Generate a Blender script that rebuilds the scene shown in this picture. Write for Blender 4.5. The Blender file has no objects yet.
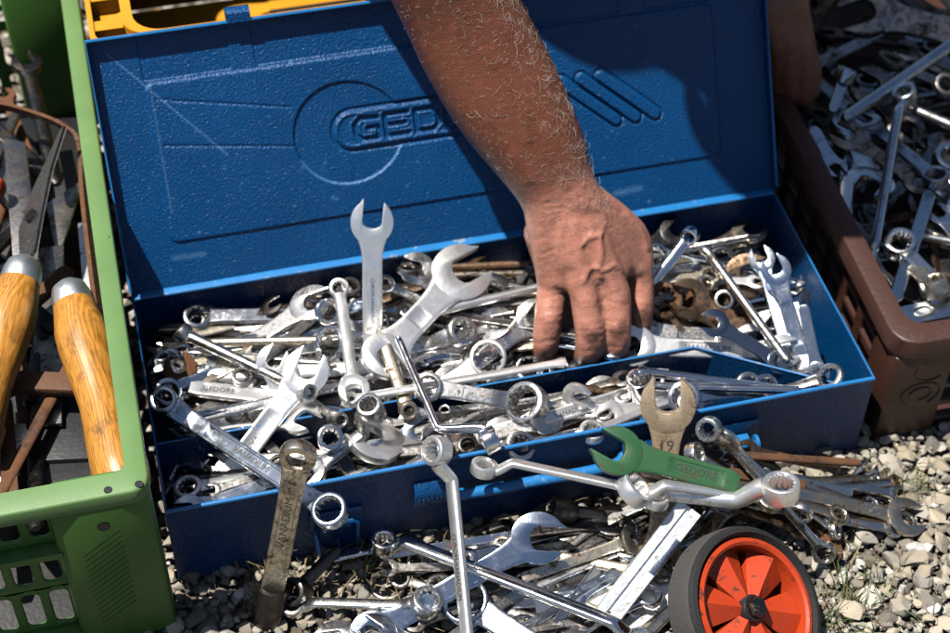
import bpy, bmesh, math, random
import numpy as np
from mathutils import Vector, Matrix, noise
from mathutils.bvhtree import BVHTree
from mathutils.geometry import tessellate_polygon

random.seed(7)
RNG = np.random.default_rng(7)
C = bpy.context.scene.collection
PI = math.pi
R_ = math.radians

# ---------------------------------------------------------------- camera
PW, PH = 950.0, 633.0
CAM_LOC = Vector((-0.2352, -0.7206, 1.0321))
FOC = 1.7664
CAM_ROT = Matrix.Rotation(-0.2578, 3, 'Z') @ Matrix.Rotation(0.7489, 3, 'X') @ Matrix.Rotation(0.0182, 3, 'Z')
cam_d = bpy.data.cameras.new('camera')
cam = bpy.data.objects.new('camera', cam_d)
C.objects.link(cam)
m = CAM_ROT.to_4x4(); m.translation = CAM_LOC
cam.matrix_world = m
cam_d.sensor_width = 36.0
cam_d.lens = FOC * 36.0
cam_d.clip_start = 0.02
cam_d.clip_end = 500
cam_d.dof.use_dof = True
cam_d.dof.focus_distance = 1.07
cam_d.dof.aperture_fstop = 9.0
bpy.context.scene.camera = cam


def ray(u, v):
    return CAM_ROT @ Vector(((u - PW / 2) / (FOC * PW), (PH / 2 - v) / (FOC * PW), -1.0))


def at(u, v, z):
    """the point of the photograph's pixel (u, v) that lies at height z"""
    d = ray(u, v)
    return CAM_LOC + d * ((z - CAM_LOC.z) / d.z)


def pxm(p):
    """metres per photograph pixel at the point p"""
    return ((Vector(p) - CAM_LOC).length) / (FOC * PW)


def to_cam(p):
    return (CAM_LOC - Vector(p)).normalized()


# ---------------------------------------------------------------- mesh helpers
class MB:
    def __init__(self):
        self.v = []; self.f = []; self.mi = []; self.sm = []

    def add(self, verts, faces, M=None, mi=0):
        b = len(self.v)
        for p in verts:
            p = Vector(p)
            self.v.append(M @ p if M is not None else p)
        for f in faces:
            self.f.append([i + b for i in f]); self.mi.append(mi)

    def box(self, c, s, M=None, bev=0.0, mi=0):
        x, y, z = s[0] / 2, s[1] / 2, s[2] / 2
        T = Matrix.Translation(Vector(c))
        if M is not None: T = M @ T
        if bev <= 0:
            vs = [(-x, -y, -z), (x, -y, -z), (x, y, -z), (-x, y, -z), (-x, -y, z), (x, -y, z), (x, y, z), (-x, y, z)]
            fs = [(3, 2, 1, 0), (4, 5, 6, 7), (0, 1, 5, 4), (1, 2, 6, 5), (2, 3, 7, 6), (3, 0, 4, 7)]
            self.add(vs, fs, T, mi); return
        bm = bmesh.new()
        bmesh.ops.create_cube(bm, size=1.0)
        for v in bm.verts: v.co = Vector((v.co.x * s[0], v.co.y * s[1], v.co.z * s[2]))
        bmesh.ops.bevel(bm, geom=bm.edges[:], offset=min(bev, .49 * min(s)), segments=2, affect='EDGES', profile=.5)
        bm.verts.index_update()
        self.add([v.co.copy() for v in bm.verts], [[v.index for v in f.verts] for f in bm.faces], T, mi)
        bm.free()

    def loft(self, rings, cap0=True, cap1=True, closed=False, mi=0):
        n = len(rings[0]); b = len(self.v)
        for r in rings: self.v += [Vector(p) for p in r]
        m_ = len(rings)
        for i in range(m_ if closed else m_ - 1):
            j = (i + 1) % m_
            for k in range(n):
                l = (k + 1) % n
                self.f.append([b + i * n + k, b + i * n + l, b + j * n + l, b + j * n + k]); self.mi.append(mi)
        if not closed:
            if cap0: self.f.append([b + k for k in reversed(range(n))]); self.mi.append(mi)
            if cap1: self.f.append([b + (m_ - 1) * n + k for k in range(n)]); self.mi.append(mi)

    def tube(self, pts, r, n=8, closed=False, mi=0, flat=None):
        pts = [Vector(p) for p in pts]
        if not hasattr(r, '__len__'): r = [r] * len(pts)
        rings = []; up = None
        for i, p in enumerate(pts):
            if closed: t = pts[(i + 1) % len(pts)] - pts[i - 1]
            else: t = pts[min(i + 1, len(pts) - 1)] - pts[max(i - 1, 0)]
            t = t.normalized() if t.length > 1e-9 else Vector((0, 0, 1))
            if up is None:
                up = Vector((0, 0, 1)) if abs(t.z) < .9 else Vector((1, 0, 0))
                if flat is not None: up = Vector(flat)
            a = (up - t * up.dot(t))
            a = a.normalized() if a.length > 1e-6 else t.orthogonal().normalized()
            up = a
            bb = t.cross(a)
            rings.append([p + (a * math.cos(2 * PI * k / n) + bb * math.sin(2 * PI * k / n)) * r[i] for k in range(n)])
        self.loft(rings, closed=closed, mi=mi)

    def lathe(self, prof, n=24, M=None, mi=0):
        """prof: list of (r, z)"""
        rings = []
        for r, z in prof:
            ring = [Vector((max(r, 1e-5) * math.cos(2 * PI * k / n), max(r, 1e-5) * math.sin(2 * PI * k / n), z)) for k in range(n)]
            rings.append([M @ p for p in ring] if M is not None else ring)
        self.loft(rings, mi=mi)

    def prism(self, outline, z0, z1, bev=0.0, M=None, mi=0):
        """a bevelled extrusion of a counter-clockwise 2-D outline"""
        n = len(outline)
        P = [Vector((x, y)) for x, y in outline]
        def inset(d):
            out = []
            for i in range(n):
                a, b, c = P[i - 1], P[i], P[(i + 1) % n]
                e0 = (b - a); e1 = (c - b)
                if e0.length < 1e-9: e0 = e1
                if e1.length < 1e-9: e1 = e0
                n0 = Vector((-e0.y, e0.x)).normalized(); n1 = Vector((-e1.y, e1.x)).normalized()
                nn = n0 + n1
                nn = nn.normalized() if nn.length > 1e-6 else n0
                k = 1 / max(.5, nn.dot(n0))
                out.append(b + nn * d * k)
            return out
        rows = []
        if bev > 0:
            ins = inset(bev); mid = inset(bev * .3)
            rows = [(ins, z0), (mid, z0 + bev * .3), (P, z0 + bev), (P, z1 - bev), (mid, z1 - bev * .3), (ins, z1)]
        else:
            rows = [(P, z0), (P, z1)]
        rings = [[(M @ Vector((p.x, p.y, z)) if M is not None else Vector((p.x, p.y, z))) for p in q] for q, z in rows]
        b = len(self.v)
        self.loft(rings, cap0=False, cap1=False, mi=mi)
        tris = tessellate_polygon([[Vector((p.x * 1000, p.y * 1000, 0)) for p in rows[0][0]]])
        for o_ in (b, b + (len(rows) - 1) * n):
            for t in tris: self.f.append([o_ + k for k in t]); self.mi.append(mi)

    def build(self, name, mats, parent=None, smooth=True, angle=38, loc=None):
        me = bpy.data.meshes.new(name)
        me.from_pydata([tuple(p) for p in self.v], [], self.f)
        if not isinstance(mats, (list, tuple)): mats = [mats]
        for q in mats: me.materials.append(q)
        if any(self.mi): me.polygons.foreach_set('material_index', self.mi)
        bm = bmesh.new(); bm.from_mesh(me)
        bmesh.ops.recalc_face_normals(bm, faces=bm.faces[:])
        bm.to_mesh(me); bm.free()
        if smooth:
            me.polygons.foreach_set('use_smooth', [True] * len(me.polygons))
            me.set_sharp_from_angle(angle=R_(angle))
        me.update()
        o = bpy.data.objects.new(name, me)
        C.objects.link(o)
        if parent is not None: o.parent = parent
        if loc is not None: o.location = loc
        return o


def tag(o, label=None, cat=None, group=None, kind=None):
    if label: o['label'] = label
    if cat: o['category'] = cat
    if group: o['group'] = group
    if kind: o['kind'] = kind
    return o


def thing(name, label, cat, loc=(0, 0, 0), group=None, M=None):
    o = bpy.data.objects.new(name, None)
    o.empty_display_size = .02
    C.objects.link(o)
    if M is not None: o.matrix_world = M
    else: o.location = loc
    return tag(o, label, cat, group)


def rrect(x0, y0, x1, y1, r, n=5):
    pts = []
    for cx, cy, a in ((x1 - r, y0 + r, -90), (x1 - r, y1 - r, 0), (x0 + r, y1 - r, 90), (x0 + r, y0 + r, 180)):
        for k in range(n + 1):
            t = R_(a + 90 * k / n)
            pts.append((cx + r * math.cos(t), cy + r * math.sin(t)))
    return pts


def catmull(pts, per=6):
    pts = [Vector(p) for p in pts]
    out = []
    for i in range(len(pts) - 1):
        p0 = pts[max(i - 1, 0)]; p1 = pts[i]; p2 = pts[i + 1]; p3 = pts[min(i + 2, len(pts) - 1)]
        for k in range(per):
            t = k / per
            out.append(.5 * ((2 * p1) + (p2 - p0) * t + (2 * p0 - 5 * p1 + 4 * p2 - p3) * t * t + (3 * p1 - p0 - 3 * p2 + p3) * t ** 3))
    out.append(pts[-1])
    return out


_fonts = {}
def text_geo(s, size=1.0, extrude=.02):
    """letters as plain mesh data (verts, faces), lying in xy, centred"""
    key = (s,)
    if key not in _fonts:
        cu = bpy.data.curves.new('lettering', 'FONT')
        cu.body = s; cu.size = 1.0; cu.extrude = extrude; cu.align_x = 'CENTER'; cu.align_y = 'CENTER'; cu.resolution_u = 2
        o = bpy.data.objects.new('lettering', cu); C.objects.link(o)
        dg = bpy.context.evaluated_depsgraph_get()
        me = o.evaluated_get(dg).to_mesh()
        vs = [v.co.copy() for v in me.vertices]; fs = [list(p.vertices) for p in me.polygons]
        o.evaluated_get(dg).to_mesh_clear()
        bpy.data.objects.remove(o); bpy.data.curves.remove(cu)
        _fonts[key] = (vs, fs)
    vs, fs = _fonts[key]
    return [Vector((p.x * size, p.y * size, p.z * size)) for p in vs], fs


# ---------------------------------------------------------------- materials
def new_mat(name):
    m_ = bpy.data.materials.new(name); m_.use_nodes = True
    nt = m_.node_tree
    return m_, nt, nt.nodes, nt.links, nt.nodes['Principled BSDF']


def coords(nt, scale=1.0, seed=True):
    """object coordinates, shifted per thing by the object colour's green channel"""
    N, L = nt.nodes, nt.links
    tc = N.new('ShaderNodeTexCoord')
    if not seed: return tc.outputs['Object']
    oi = N.new('ShaderNodeObjectInfo')
    sep = N.new('ShaderNodeSeparateColor')
    L.new(oi.outputs['Color'], sep.inputs[0])
    mu = N.new('ShaderNodeMath'); mu.operation = 'MULTIPLY'; mu.inputs[1].default_value = 37.0
    L.new(sep.outputs[1], mu.inputs[0])
    ad = N.new('ShaderNodeVectorMath'); ad.operation = 'ADD'
    L.new(tc.outputs['Object'], ad.inputs[0]); L.new(mu.outputs[0], ad.inputs[1])
    return ad.outputs[0]


def noise_n(nt, vec, scale, detail=4, rough=.55, dist=0.0):
    n = nt.nodes.new('ShaderNodeTexNoise')
    n.inputs['Scale'].default_value = scale; n.inputs['Detail'].default_value = detail
    n.inputs['Roughness'].default_value = rough; n.inputs['Distortion'].default_value = dist
    nt.links.new(vec, n.inputs['Vector'])
    return n.outputs['Fac']


def ramp(nt, fac, p0, p1, c0=(0, 0, 0, 1), c1=(1, 1, 1, 1)):
    r = nt.nodes.new('ShaderNodeValToRGB')
    e = r.color_ramp.elements
    e[0].position = p0; e[1].position = p1; e[0].color = c0; e[1].color = c1
    nt.links.new(fac, r.inputs[0])
    return r.outputs[0]


def mixc(nt, fac, a, b, mode='MIX'):
    m_ = nt.nodes.new('ShaderNodeMix'); m_.data_type = 'RGBA'; m_.blend_type = mode
    for sock, val in ((m_.inputs[0], fac), (m_.inputs[6], a), (m_.inputs[7], b)):
        if hasattr(val, 'is_output'): nt.links.new(val, sock)
        elif isinstance(val, (int, float)): sock.default_value = val
        else: sock.default_value = tuple(val) + ((1,) if len(val) == 3 else ())
    return m_.outputs[2]


def mathn(nt, op, a, b=0.0, clamp=False):
    m_ = nt.nodes.new('ShaderNodeMath'); m_.operation = op; m_.use_clamp = clamp
    for i, val in enumerate((a, b)):
        if hasattr(val, 'is_output'): nt.links.new(val, m_.inputs[i])
        else: m_.inputs[i].default_value = val
    return m_.outputs[0]


def bump(nt, height, strength, dist, prev=None):
    b = nt.nodes.new('ShaderNodeBump')
    b.inputs['Strength'].default_value = strength; b.inputs['Distance'].default_value = dist
    nt.links.new(height, b.inputs['Height'])
    if prev is not None: nt.links.new(prev, b.inputs['Normal'])
    return b.outputs[0]


def metal(name, base, rough, grime=(.05, .035, .02), g_amt=.3, rust=(.10, .045, .02), r_amt=.0, metallic=1.0, bumpy=.25):
    m_, nt, N, L, P = new_mat(name)
    v = coords(nt)
    oi = N.new('ShaderNodeObjectInfo'); sep = N.new('ShaderNodeSeparateColor'); L.new(oi.outputs['Color'], sep.inputs[0])
    n1 = noise_n(nt, v, 95, 6, .62, .6)
    n2 = noise_n(nt, v, 420, 5, .65)
    n3 = noise_n(nt, v, 38, 4, .6)
    comb = mathn(nt, 'ADD', mathn(nt, 'MULTIPLY', n1, .6), mathn(nt, 'MULTIPLY', n2, .4))
    gm = ramp(nt, comb, .60 - .22 * g_amt, .72 - .15 * g_amt)
    gm = mathn(nt, 'MULTIPLY', gm, min(1.0, .45 + g_amt))
    rm = ramp(nt, mathn(nt, 'ADD', mathn(nt, 'MULTIPLY', n3, .55), mathn(nt, 'MULTIPLY', n2, .45)), .68 - .3 * r_amt, .74 - .24 * r_amt)
    bri = mathn(nt, 'ADD', sep.outputs[0], mathn(nt, 'MULTIPLY', mathn(nt, 'SUBTRACT', n3, .5), .35))
    col = mixc(nt, 1.0, base, bri, 'MULTIPLY')
    col = mixc(nt, gm, col, grime)
    if r_amt > 0:
        rcol = mixc(nt, n2, rust, [c * 2.2 for c in rust])
        col = mixc(nt, rm, col, rcol)
        L.new(mathn(nt, 'MULTIPLY', mathn(nt, 'SUBTRACT', 1.0, mathn(nt, 'MULTIPLY', rm, .85)), metallic), P.inputs['Metallic'])
    else:
        P.inputs['Metallic'].default_value = metallic
    L.new(col, P.inputs['Base Color'])
    ro = mathn(nt, 'ADD', rough - .09, mathn(nt, 'MULTIPLY', n1, .2))
    ro = mathn(nt, 'ADD', ro, mathn(nt, 'MULTIPLY', gm, .25))
    if r_amt > 0: ro = mathn(nt, 'ADD', ro, mathn(nt, 'MULTIPLY', rm, .35), True)
    L.new(ro, P.inputs['Roughness'])
    b = bump(nt, n1, bumpy * .5, .0016)
    b = bump(nt, n2, bumpy, .0005, b)
    L.new(b, P.inputs['Normal'])
    return m_


M = {}
M['chrome'] = metal('polished_chrome', (.86, .86, .87), .13, g_amt=.30, bumpy=.16)
M['bright'] = metal('bright_satin_steel', (.92, .91, .89), .35, g_amt=.22, bumpy=.24, metallic=.90)
M['satin'] = metal('satin_steel', (.70, .69, .67), .25, g_amt=.56, bumpy=.28)
M['dull'] = metal('dull_grey_steel', (.36, .35, .34), .33, g_amt=.62, r_amt=.25, bumpy=.35)
M['blued'] = metal('cool_grey_chrome', (.50, .56, .64), .20, g_amt=.3, bumpy=.2)
M['dark'] = metal('dark_oxide_steel', (.10, .098, .098), .30, g_amt=.55, r_amt=.2, bumpy=.4)
M['bronze'] = metal('yellowed_nickel', (.70, .63, .51), .30, grime=(.07, .042, .022), g_amt=.68, r_amt=.2, bumpy=.35)
M['brown'] = metal('brown_stained_steel', (.30, .21, .14), .42, grime=(.05, .028, .015), g_amt=.7, r_amt=.5, bumpy=.45)
M['rust'] = metal('rusty_iron', (.16, .10, .07), .62, grime=(.03, .018, .012), g_amt=.7, rust=(.085, .036, .016), r_amt=.95, metallic=.7, bumpy=.6)
M['beige'] = metal('tan_dulled_steel', (.55, .43, .29), .5, grime=(.13, .075, .035), g_amt=.55, rust=(.20, .09, .035), r_amt=.3, metallic=.75, bumpy=.4)
M['alu'] = metal('dull_aluminium', (.70, .72, .73), .42, g_amt=.35, bumpy=.3)


def stamp_mat(name, col, rough=.6, metallic=.5):
    m_, nt, N, L, P = new_mat(name)
    n = noise_n(nt, coords(nt), 900, 3)
    L.new(mixc(nt, n, [c * .6 for c in col], [c * 1.5 for c in col]), P.inputs['Base Color'])
    P.inputs['Roughness'].default_value = rough; P.inputs['Metallic'].default_value = metallic
    return m_
M['stamp'] = stamp_mat('stamped_lettering_dark', (.07, .06, .05))
M['stamp_red'] = stamp_mat('stamped_lettering_red', (.28, .03, .02), .5, .1)


def paint(name, base, wear=(.05, .03, .02), w_amt=.3, rough=.4, grain=300, grain_s=.3, grain_d=.001, spec=.5, scuff=None, coat=0.0):
    m_, nt, N, L, P = new_mat(name)
    v = coords(nt)
    n1 = noise_n(nt, v, 18, 5, .6, .4); n2 = noise_n(nt, v, grain, 3, .5); n3 = noise_n(nt, v, 140, 6, .7)
    col = mixc(nt, n1, [c * .78 for c in base], [c * 1.22 for c in base])
    if scuff is not None:
        sc = ramp(nt, mathn(nt, 'ADD', mathn(nt, 'MULTIPLY', n1, .6), mathn(nt, 'MULTIPLY', n3, .4)), .60, .74)
        col = mixc(nt, mathn(nt, 'MULTIPLY', sc, .55), col, scuff)
    if name.startswith('blue_hammered'):
        aw = N.new('ShaderNodeAttribute'); aw.attribute_name = 'wear'
        col = mixc(nt, mathn(nt, 'MULTIPLY', aw.outputs['Fac'], mathn(nt, 'ADD', .25, n3), True), col, (.13, .30, .52))
    wm = ramp(nt, mathn(nt, 'ADD', mathn(nt, 'MULTIPLY', n1, .35), mathn(nt, 'MULTIPLY', n3, .65)), .70 - .2 * w_amt, .74 - .17 * w_amt)
    col = mixc(nt, wm, col, wear)
    L.new(col, P.inputs['Base Color'])
    L.new(mathn(nt, 'ADD', rough - .1, mathn(nt, 'MULTIPLY', n3, .22)), P.inputs['Roughness'])
    P.inputs['Specular IOR Level'].default_value = spec
    P.inputs['Coat Weight'].default_value = coat
    P.inputs['Coat Roughness'].default_value = .25
    b = bump(nt, n2, grain_s, grain_d)
    b = bump(nt, n3, .15, .0006, b)
    L.new(b, P.inputs['Normal'])
    return m_


M['blue'] = paint('blue_hammered_paint', (.0012, .056, .182), wear=(.05, .06, .08), w_amt=.14, rough=.27, grain=600, grain_s=1.0, grain_d=.0012, spec=.38, scuff=(.016, .125, .32))
M['blue_edge'] = paint('blue_paint_worn_edge', (.016, .17, .44), wear=(.30, .32, .35), w_amt=.58, rough=.33, grain=500, grain_s=.2, grain_d=.0005, spec=.6, scuff=(.16, .36, .66))
M['green_paint'] = paint('green_paint_chipped', (.028, .098, .038), wear=(.085, .040, .02), w_amt=.80, rough=.42, grain=500, grain_s=.3, grain_d=.0006)
M['green_plastic'] = paint('green_crate_plastic', (.060, .160, .026), wear=(.035, .04, .02), w_amt=.3, rough=.48, grain=600, grain_s=.12, grain_d=.0005, scuff=(.25, .33, .19))
M['green_rim'] = paint('faded_green_crate_rim', (.130, .235, .080), wear=(.05, .06, .03), w_amt=.35, rough=.45, grain=600, grain_s=.12, grain_d=.0005, scuff=(.28, .37, .22))
M['brown_plastic'] = paint('brown_crate_plastic', (.052, .021, .014), wear=(.020, .010, .007), w_amt=.62, rough=.46, grain=260, grain_s=.35, grain_d=.001, scuff=(.30, .20, .155))
M['yellow_plastic'] = paint('yellow_crate_plastic', (.62, .27, .012), wear=(.12, .05, .01), w_amt=.4, rough=.45, grain=300, grain_s=.15, grain_d=.0006)
M['orange_plastic'] = paint('orange_plastic', (.34, .09, .01), wear=(.1, .03, .01), w_amt=.2, rough=.5, grain=300, grain_s=.15, grain_d=.0006)
M['red_plastic'] = paint('red_wheel_plastic', (.47, .046, .010), wear=(.085, .028, .016), w_amt=.72, rough=.42, grain=240, grain_s=.2, grain_d=.0007, scuff=(.52, .14, .08))
M['rubber'] = paint('worn_rubber', (.010, .010, .011), wear=(.06, .055, .05), w_amt=.35, rough=.75, grain=500, grain_s=.35, grain_d=.0009)
M['tread'] = paint('dusty_rubber_tread', (.055, .052, .047), wear=(.020, .019, .018), w_amt=.5, rough=.85, grain=420, grain_s=.5, grain_d=.0012)
M['black'] = paint('black_plastic', (.016, .016, .017), wear=(.05, .045, .04), w_amt=.3, rough=.45, grain=300, grain_s=.3, grain_d=.0008)
M['cloth'] = paint('dark_work_cloth', (.035, .037, .045), wear=(.06, .06, .065), w_amt=.3, rough=.9, grain=900, grain_s=.5, grain_d=.0012)
M['denim'] = paint('faded_denim', (.045, .06, .11), wear=(.12, .14, .18), w_amt=.3, rough=.9, grain=900, grain_s=.5, grain_d=.0012)
M['leather'] = paint('shoe_leather', (.06, .035, .02), wear=(.11, .08, .05), w_amt=.3, rough=.5, grain=300, grain_s=.4, grain_d=.001)
M['crate_mark'] = paint('dark_crate_marking', (.045, .02, .012), rough=.5, w_amt=.1, grain=300, grain_s=.1)


def wood_mat():
    m_, nt, N, L, P = new_mat('varnished_ash_wood')
    v = coords(nt)
    mp = N.new('ShaderNodeMapping'); mp.inputs['Scale'].default_value = (1, 1, .10); L.new(v, mp.inputs[0])
    n1 = noise_n(nt, mp.outputs[0], 130, 4, .6, 1.5)
    wv = N.new('ShaderNodeTexWave'); wv.wave_type = 'BANDS'; wv.bands_direction = 'X'
    wv.inputs['Scale'].default_value = 150; wv.inputs['Distortion'].default_value = 5; wv.inputs['Detail'].default_value = 3; wv.inputs['Detail Scale'].default_value = 1.2
    L.new(mp.outputs[0], wv.inputs[0])
    n2 = noise_n(nt, mp.outputs[0], 700, 3, .6)
    f = mathn(nt, 'ADD', mathn(nt, 'MULTIPLY', wv.outputs['Fac'], .4), mathn(nt, 'MULTIPLY', n1, .7))
    col = mixc(nt, ramp(nt, f, .25, .85), (.36, .145, .020), (.62, .285, .046))
    col = mixc(nt, mathn(nt, 'MULTIPLY', ramp(nt, n2, .52, .66), .55), col, (.10, .04, .01))
    dirt = noise_n(nt, v, 60, 6, .7)
    col = mixc(nt, mathn(nt, 'MULTIPLY', ramp(nt, dirt, .54, .72), .75), col, (.08, .04, .015))
    L.new(col, P.inputs['Base Color']); P.inputs['Roughness'].default_value = .38
    P.inputs['Coat Weight'].default_value = .25; P.inputs['Coat Roughness'].default_value = .3
    L.new(bump(nt, n2, .25, .0005), P.inputs['Normal'])
    return m_
M['wood'] = wood_mat()
M['old_wood'] = paint('old_brown_wood', (.12, .055, .028), wear=(.03, .016, .01), w_amt=.5, rough=.7, grain=260, grain_s=.5, grain_d=.0012)


def skin_mat():
    m_, nt, N, L, P = new_mat('sunburnt_skin')
    v = coords(nt, seed=False)
    n1 = noise_n(nt, v, 28, 5, .6, .3); n2 = noise_n(nt, v, 260, 5, .65); n3 = noise_n(nt, v, 90, 4, .6)
    at_ = N.new('ShaderNodeAttribute'); at_.attribute_name = 'tan'
    hand = mixc(nt, n1, (.43, .165, .105), (.60, .285, .205))
    arm = mixc(nt, n1, (.140, .043, .022), (.28, .092, .048))
    col = mixc(nt, at_.outputs['Fac'], hand, arm)
    col = mixc(nt, mathn(nt, 'MULTIPLY', ramp(nt, n2, .50, .70), .45), col, (.17, .06, .035))
    col = mixc(nt, mathn(nt, 'MULTIPLY', ramp(nt, n3, .56, .70), .30), col, (.40, .10, .06))
    at2 = N.new('ShaderNodeAttribute'); at2.attribute_name = 'grime'
    col = mixc(nt, mathn(nt, 'MULTIPLY', at2.outputs['Fac'], mathn(nt, 'ADD', .35, mathn(nt, 'MULTIPLY', n2, .9)), True), col, (.065, .032, .022))
    L.new(col, P.inputs['Base Color'])
    P.inputs['Roughness'].default_value = .35
    P.inputs['Specular IOR Level'].default_value = .6
    P.inputs['Subsurface Weight'].default_value = .12
    P.inputs['Subsurface Radius'].default_value = (.004, .0015, .0008)
    P.inputs['Subsurface Scale'].default_value = 1.0
    vo = N.new('ShaderNodeTexVoronoi'); vo.inputs['Scale'].default_value = 950; L.new(v, vo.inputs['Vector'])
    b = bump(nt, noise_n(nt, v, 190, 6, .7, .8), .40, .0013)
    b = bump(nt, vo.outputs['Distance'], .4, .0006, b)
    L.new(b, P.inputs['Normal'])
    return m_
M['skin'] = skin_mat()
M['nail'] = paint('fingernail', (.42, .25, .18), w_amt=.1, rough=.4, grain=300, grain_s=.1)
mh, nth, Nh, Lh, Ph = new_mat('pale_arm_hair')
Lh.new(mixc(nth, noise_n(nth, coords(nth, seed=False), 60, 2), (.45, .35, .27), (.85, .78, .70)), Ph.inputs['Base Color']); Ph.inputs['Roughness'].default_value = .5
M['hair'] = mh
mh, nth, Nh, Lh, Ph = new_mat('grey_head_hair')
Lh.new(mixc(nth, noise_n(nth, coords(nth, seed=False), 200, 3), (.05, .04, .035), (.25, .23, .21)), Ph.inputs['Base Color']); Ph.inputs['Roughness'].default_value = .6
M['head_hair'] = mh


def stone_mat():
    m_, nt, N, L, P = new_mat('limestone_pebbles')
    v = coords(nt, seed=False)
    a = N.new('ShaderNodeAttribute'); a.attribute_name = 'stone_tint'
    n1 = noise_n(nt, v, 160, 5, .65); n2 = noise_n(nt, v, 45, 4, .6)
    col = mixc(nt, 1.0, a.outputs['Color'], mixc(nt, n1, (.72, .71, .70), (1.12, 1.12, 1.12)), 'MULTIPLY')
    col = mixc(nt, mathn(nt, 'MULTIPLY', ramp(nt, mathn(nt, 'ADD', mathn(nt, 'MULTIPLY', n1, .5), mathn(nt, 'MULTIPLY', n2, .5)), .54, .70), .5), col, (.20, .15, .10))
    L.new(col, P.inputs['Base Color']); P.inputs['Roughness'].default_value = .85
    L.new(bump(nt, noise_n(nt, v, 420, 5, .7), .5, .0012), P.inputs['Normal'])
    return m_
M['stone'] = stone_mat()


def ground_mat():
    m_, nt, N, L, P = new_mat('dusty_gravel_ground')
    v = coords(nt, seed=False)
    vo = N.new('ShaderNodeTexVoronoi'); vo.inputs['Scale'].default_value = 85; L.new(v, vo.inputs['Vector'])
    n1 = noise_n(nt, v, 130, 6, .7); n2 = noise_n(nt, v, 4, 4, .6)
    near = mixc(nt, n1, (.055, .042, .028), (.15, .12, .085))
    sep = N.new('ShaderNodeSeparateColor'); L.new(vo.outputs['Color'], sep.inputs[0])
    peb = mixc(nt, sep.outputs[0], (.30, .27, .23), (.60, .57, .52))
    col = mixc(nt, ramp(nt, vo.outputs['Distance'], .35, .6), peb, near)
    col = mixc(nt, mathn(nt, 'MULTIPLY', ramp(nt, n2, .5, .7), .5), col, near)
    L.new(col, P.inputs['Base Color']); P.inputs['Roughness'].default_value = .95
    b = bump(nt, mathn(nt, 'SUBTRACT', 1.0, vo.outputs['Distance']), .7, .006)
    L.new(bump(nt, n1, .5, .002, b), P.inputs['Normal'])
    return m_
M['ground'] = ground_mat()
mh, nth, Nh, Lh, Ph = new_mat('grass_blades')
a_ = Nh.new('ShaderNodeAttribute'); a_.attribute_name = 'stone_tint'
Lh.new(a_.outputs['Color'], Ph.inputs['Base Color']); Ph.inputs['Roughness'].default_value = .6
M['grass'] = mh


def paint_seed(root, bri=1.0, seed=None):
    """object colour: red = brightness, green = texture offset; shared by a thing and its parts"""
    s = random.random() if seed is None else seed
    def rec(o):
        o.color = (bri, s, 0, 1)
        for c in o.children: rec(c)
    rec(root)
# ================================================================ ground and gravel
mb = MB()
G = 60
for i in range(G + 1):
    for j in range(G + 1):
        mb.v.append(Vector((-30 + 60 * i / G, -30 + 60 * j / G, 0)))
for i in range(G):
    for j in range(G):
        a = i * (G + 1) + j
        mb.f.append([a, a + G + 1, a + G + 2, a + 1]); mb.mi.append(0)
ground = tag(mb.build('ground', M['ground']), kind='structure')
ground.location.z = -0.004


def stone_proto(seed, sub):
    rr = np.random.default_rng(seed)
    bm = bmesh.new(); bmesh.ops.create_icosphere(bm, subdivisions=sub, radius=1.0)
    vs = np.array([v.co[:] for v in bm.verts]); fs = np.array([[v.index for v in f.verts] for f in bm.faces])
    bm.free()
    for _ in range(11):
        n = rr.normal(size=3); n /= np.linalg.norm(n); d = rr.uniform(.42, .80)
        ex = vs @ n - d
        vs = vs - np.outer(np.where(ex > 0, ex * .97, 0), n)
    vs *= np.array([1.0, rr.uniform(.62, .95), rr.uniform(.48, .78)])
    vs += rr.normal(size=vs.shape) * .011
    return vs, fs


def scatter(name, spots, mat, protos, label_kind='stuff'):
    V = []; F = []; T = []; off = 0
    for (x, y, z, s, tint) in spots:
        vs, fs = protos[RNG.integers(len(protos))]
        a, b, c = RNG.uniform(0, 6.28), RNG.normal() * .35, RNG.normal() * .35
        Rm = np.array(Matrix.Rotation(a, 3, 'Z') @ Matrix.Rotation(b, 3, 'X') @ Matrix.Rotation(c, 3, 'Y'))
        V.append((vs * s) @ Rm.T + np.array([x, y, z])); F.append(fs + off); off += len(vs)
        T.append(np.tile(np.array([*tint, 1.0]), (len(vs), 1)))
    V = np.concatenate(V); F = np.concatenate(F); T = np.concatenate(T)
    me = bpy.data.meshes.new(name)
    me.vertices.add(len(V)); me.vertices.foreach_set('co', V.ravel().astype(np.float32))
    me.loops.add(F.size); me.loops.foreach_set('vertex_index', F.ravel().astype(np.int32))
    me.polygons.add(len(F)); me.polygons.foreach_set('loop_start', (np.arange(len(F)) * 3).astype(np.int32))
    me.update(calc_edges=True)
    at_ = me.attributes.new('stone_tint', 'FLOAT_COLOR', 'POINT'); at_.data.foreach_set('color', T.ravel().astype(np.float32))
    me.materials.append(mat)
    me.polygons.foreach_set('use_smooth', [True] * len(F)); me.set_sharp_from_angle(angle=R_(24))
    o = bpy.data.objects.new(name, me); C.objects.link(o)
    return tag(o, kind=label_kind)


def stone_tint(x=1.0):
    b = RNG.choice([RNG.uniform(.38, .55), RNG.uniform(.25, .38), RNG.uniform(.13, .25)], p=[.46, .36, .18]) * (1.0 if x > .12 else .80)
    w = RNG.uniform(0, 1)
    return (b, b * (1 - .07 - .08 * w), b * (1 - .19 - .20 * w))


def covered(x, y):
    return (-.263 < x < .263 and .004 < y < .24) or (-.665 < x < -.275 and -.03 < y < .55) or (.285 < x < .70 and .012 < y < .6) or (-.255 < x < .155 and .335 < y < .70)

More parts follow.
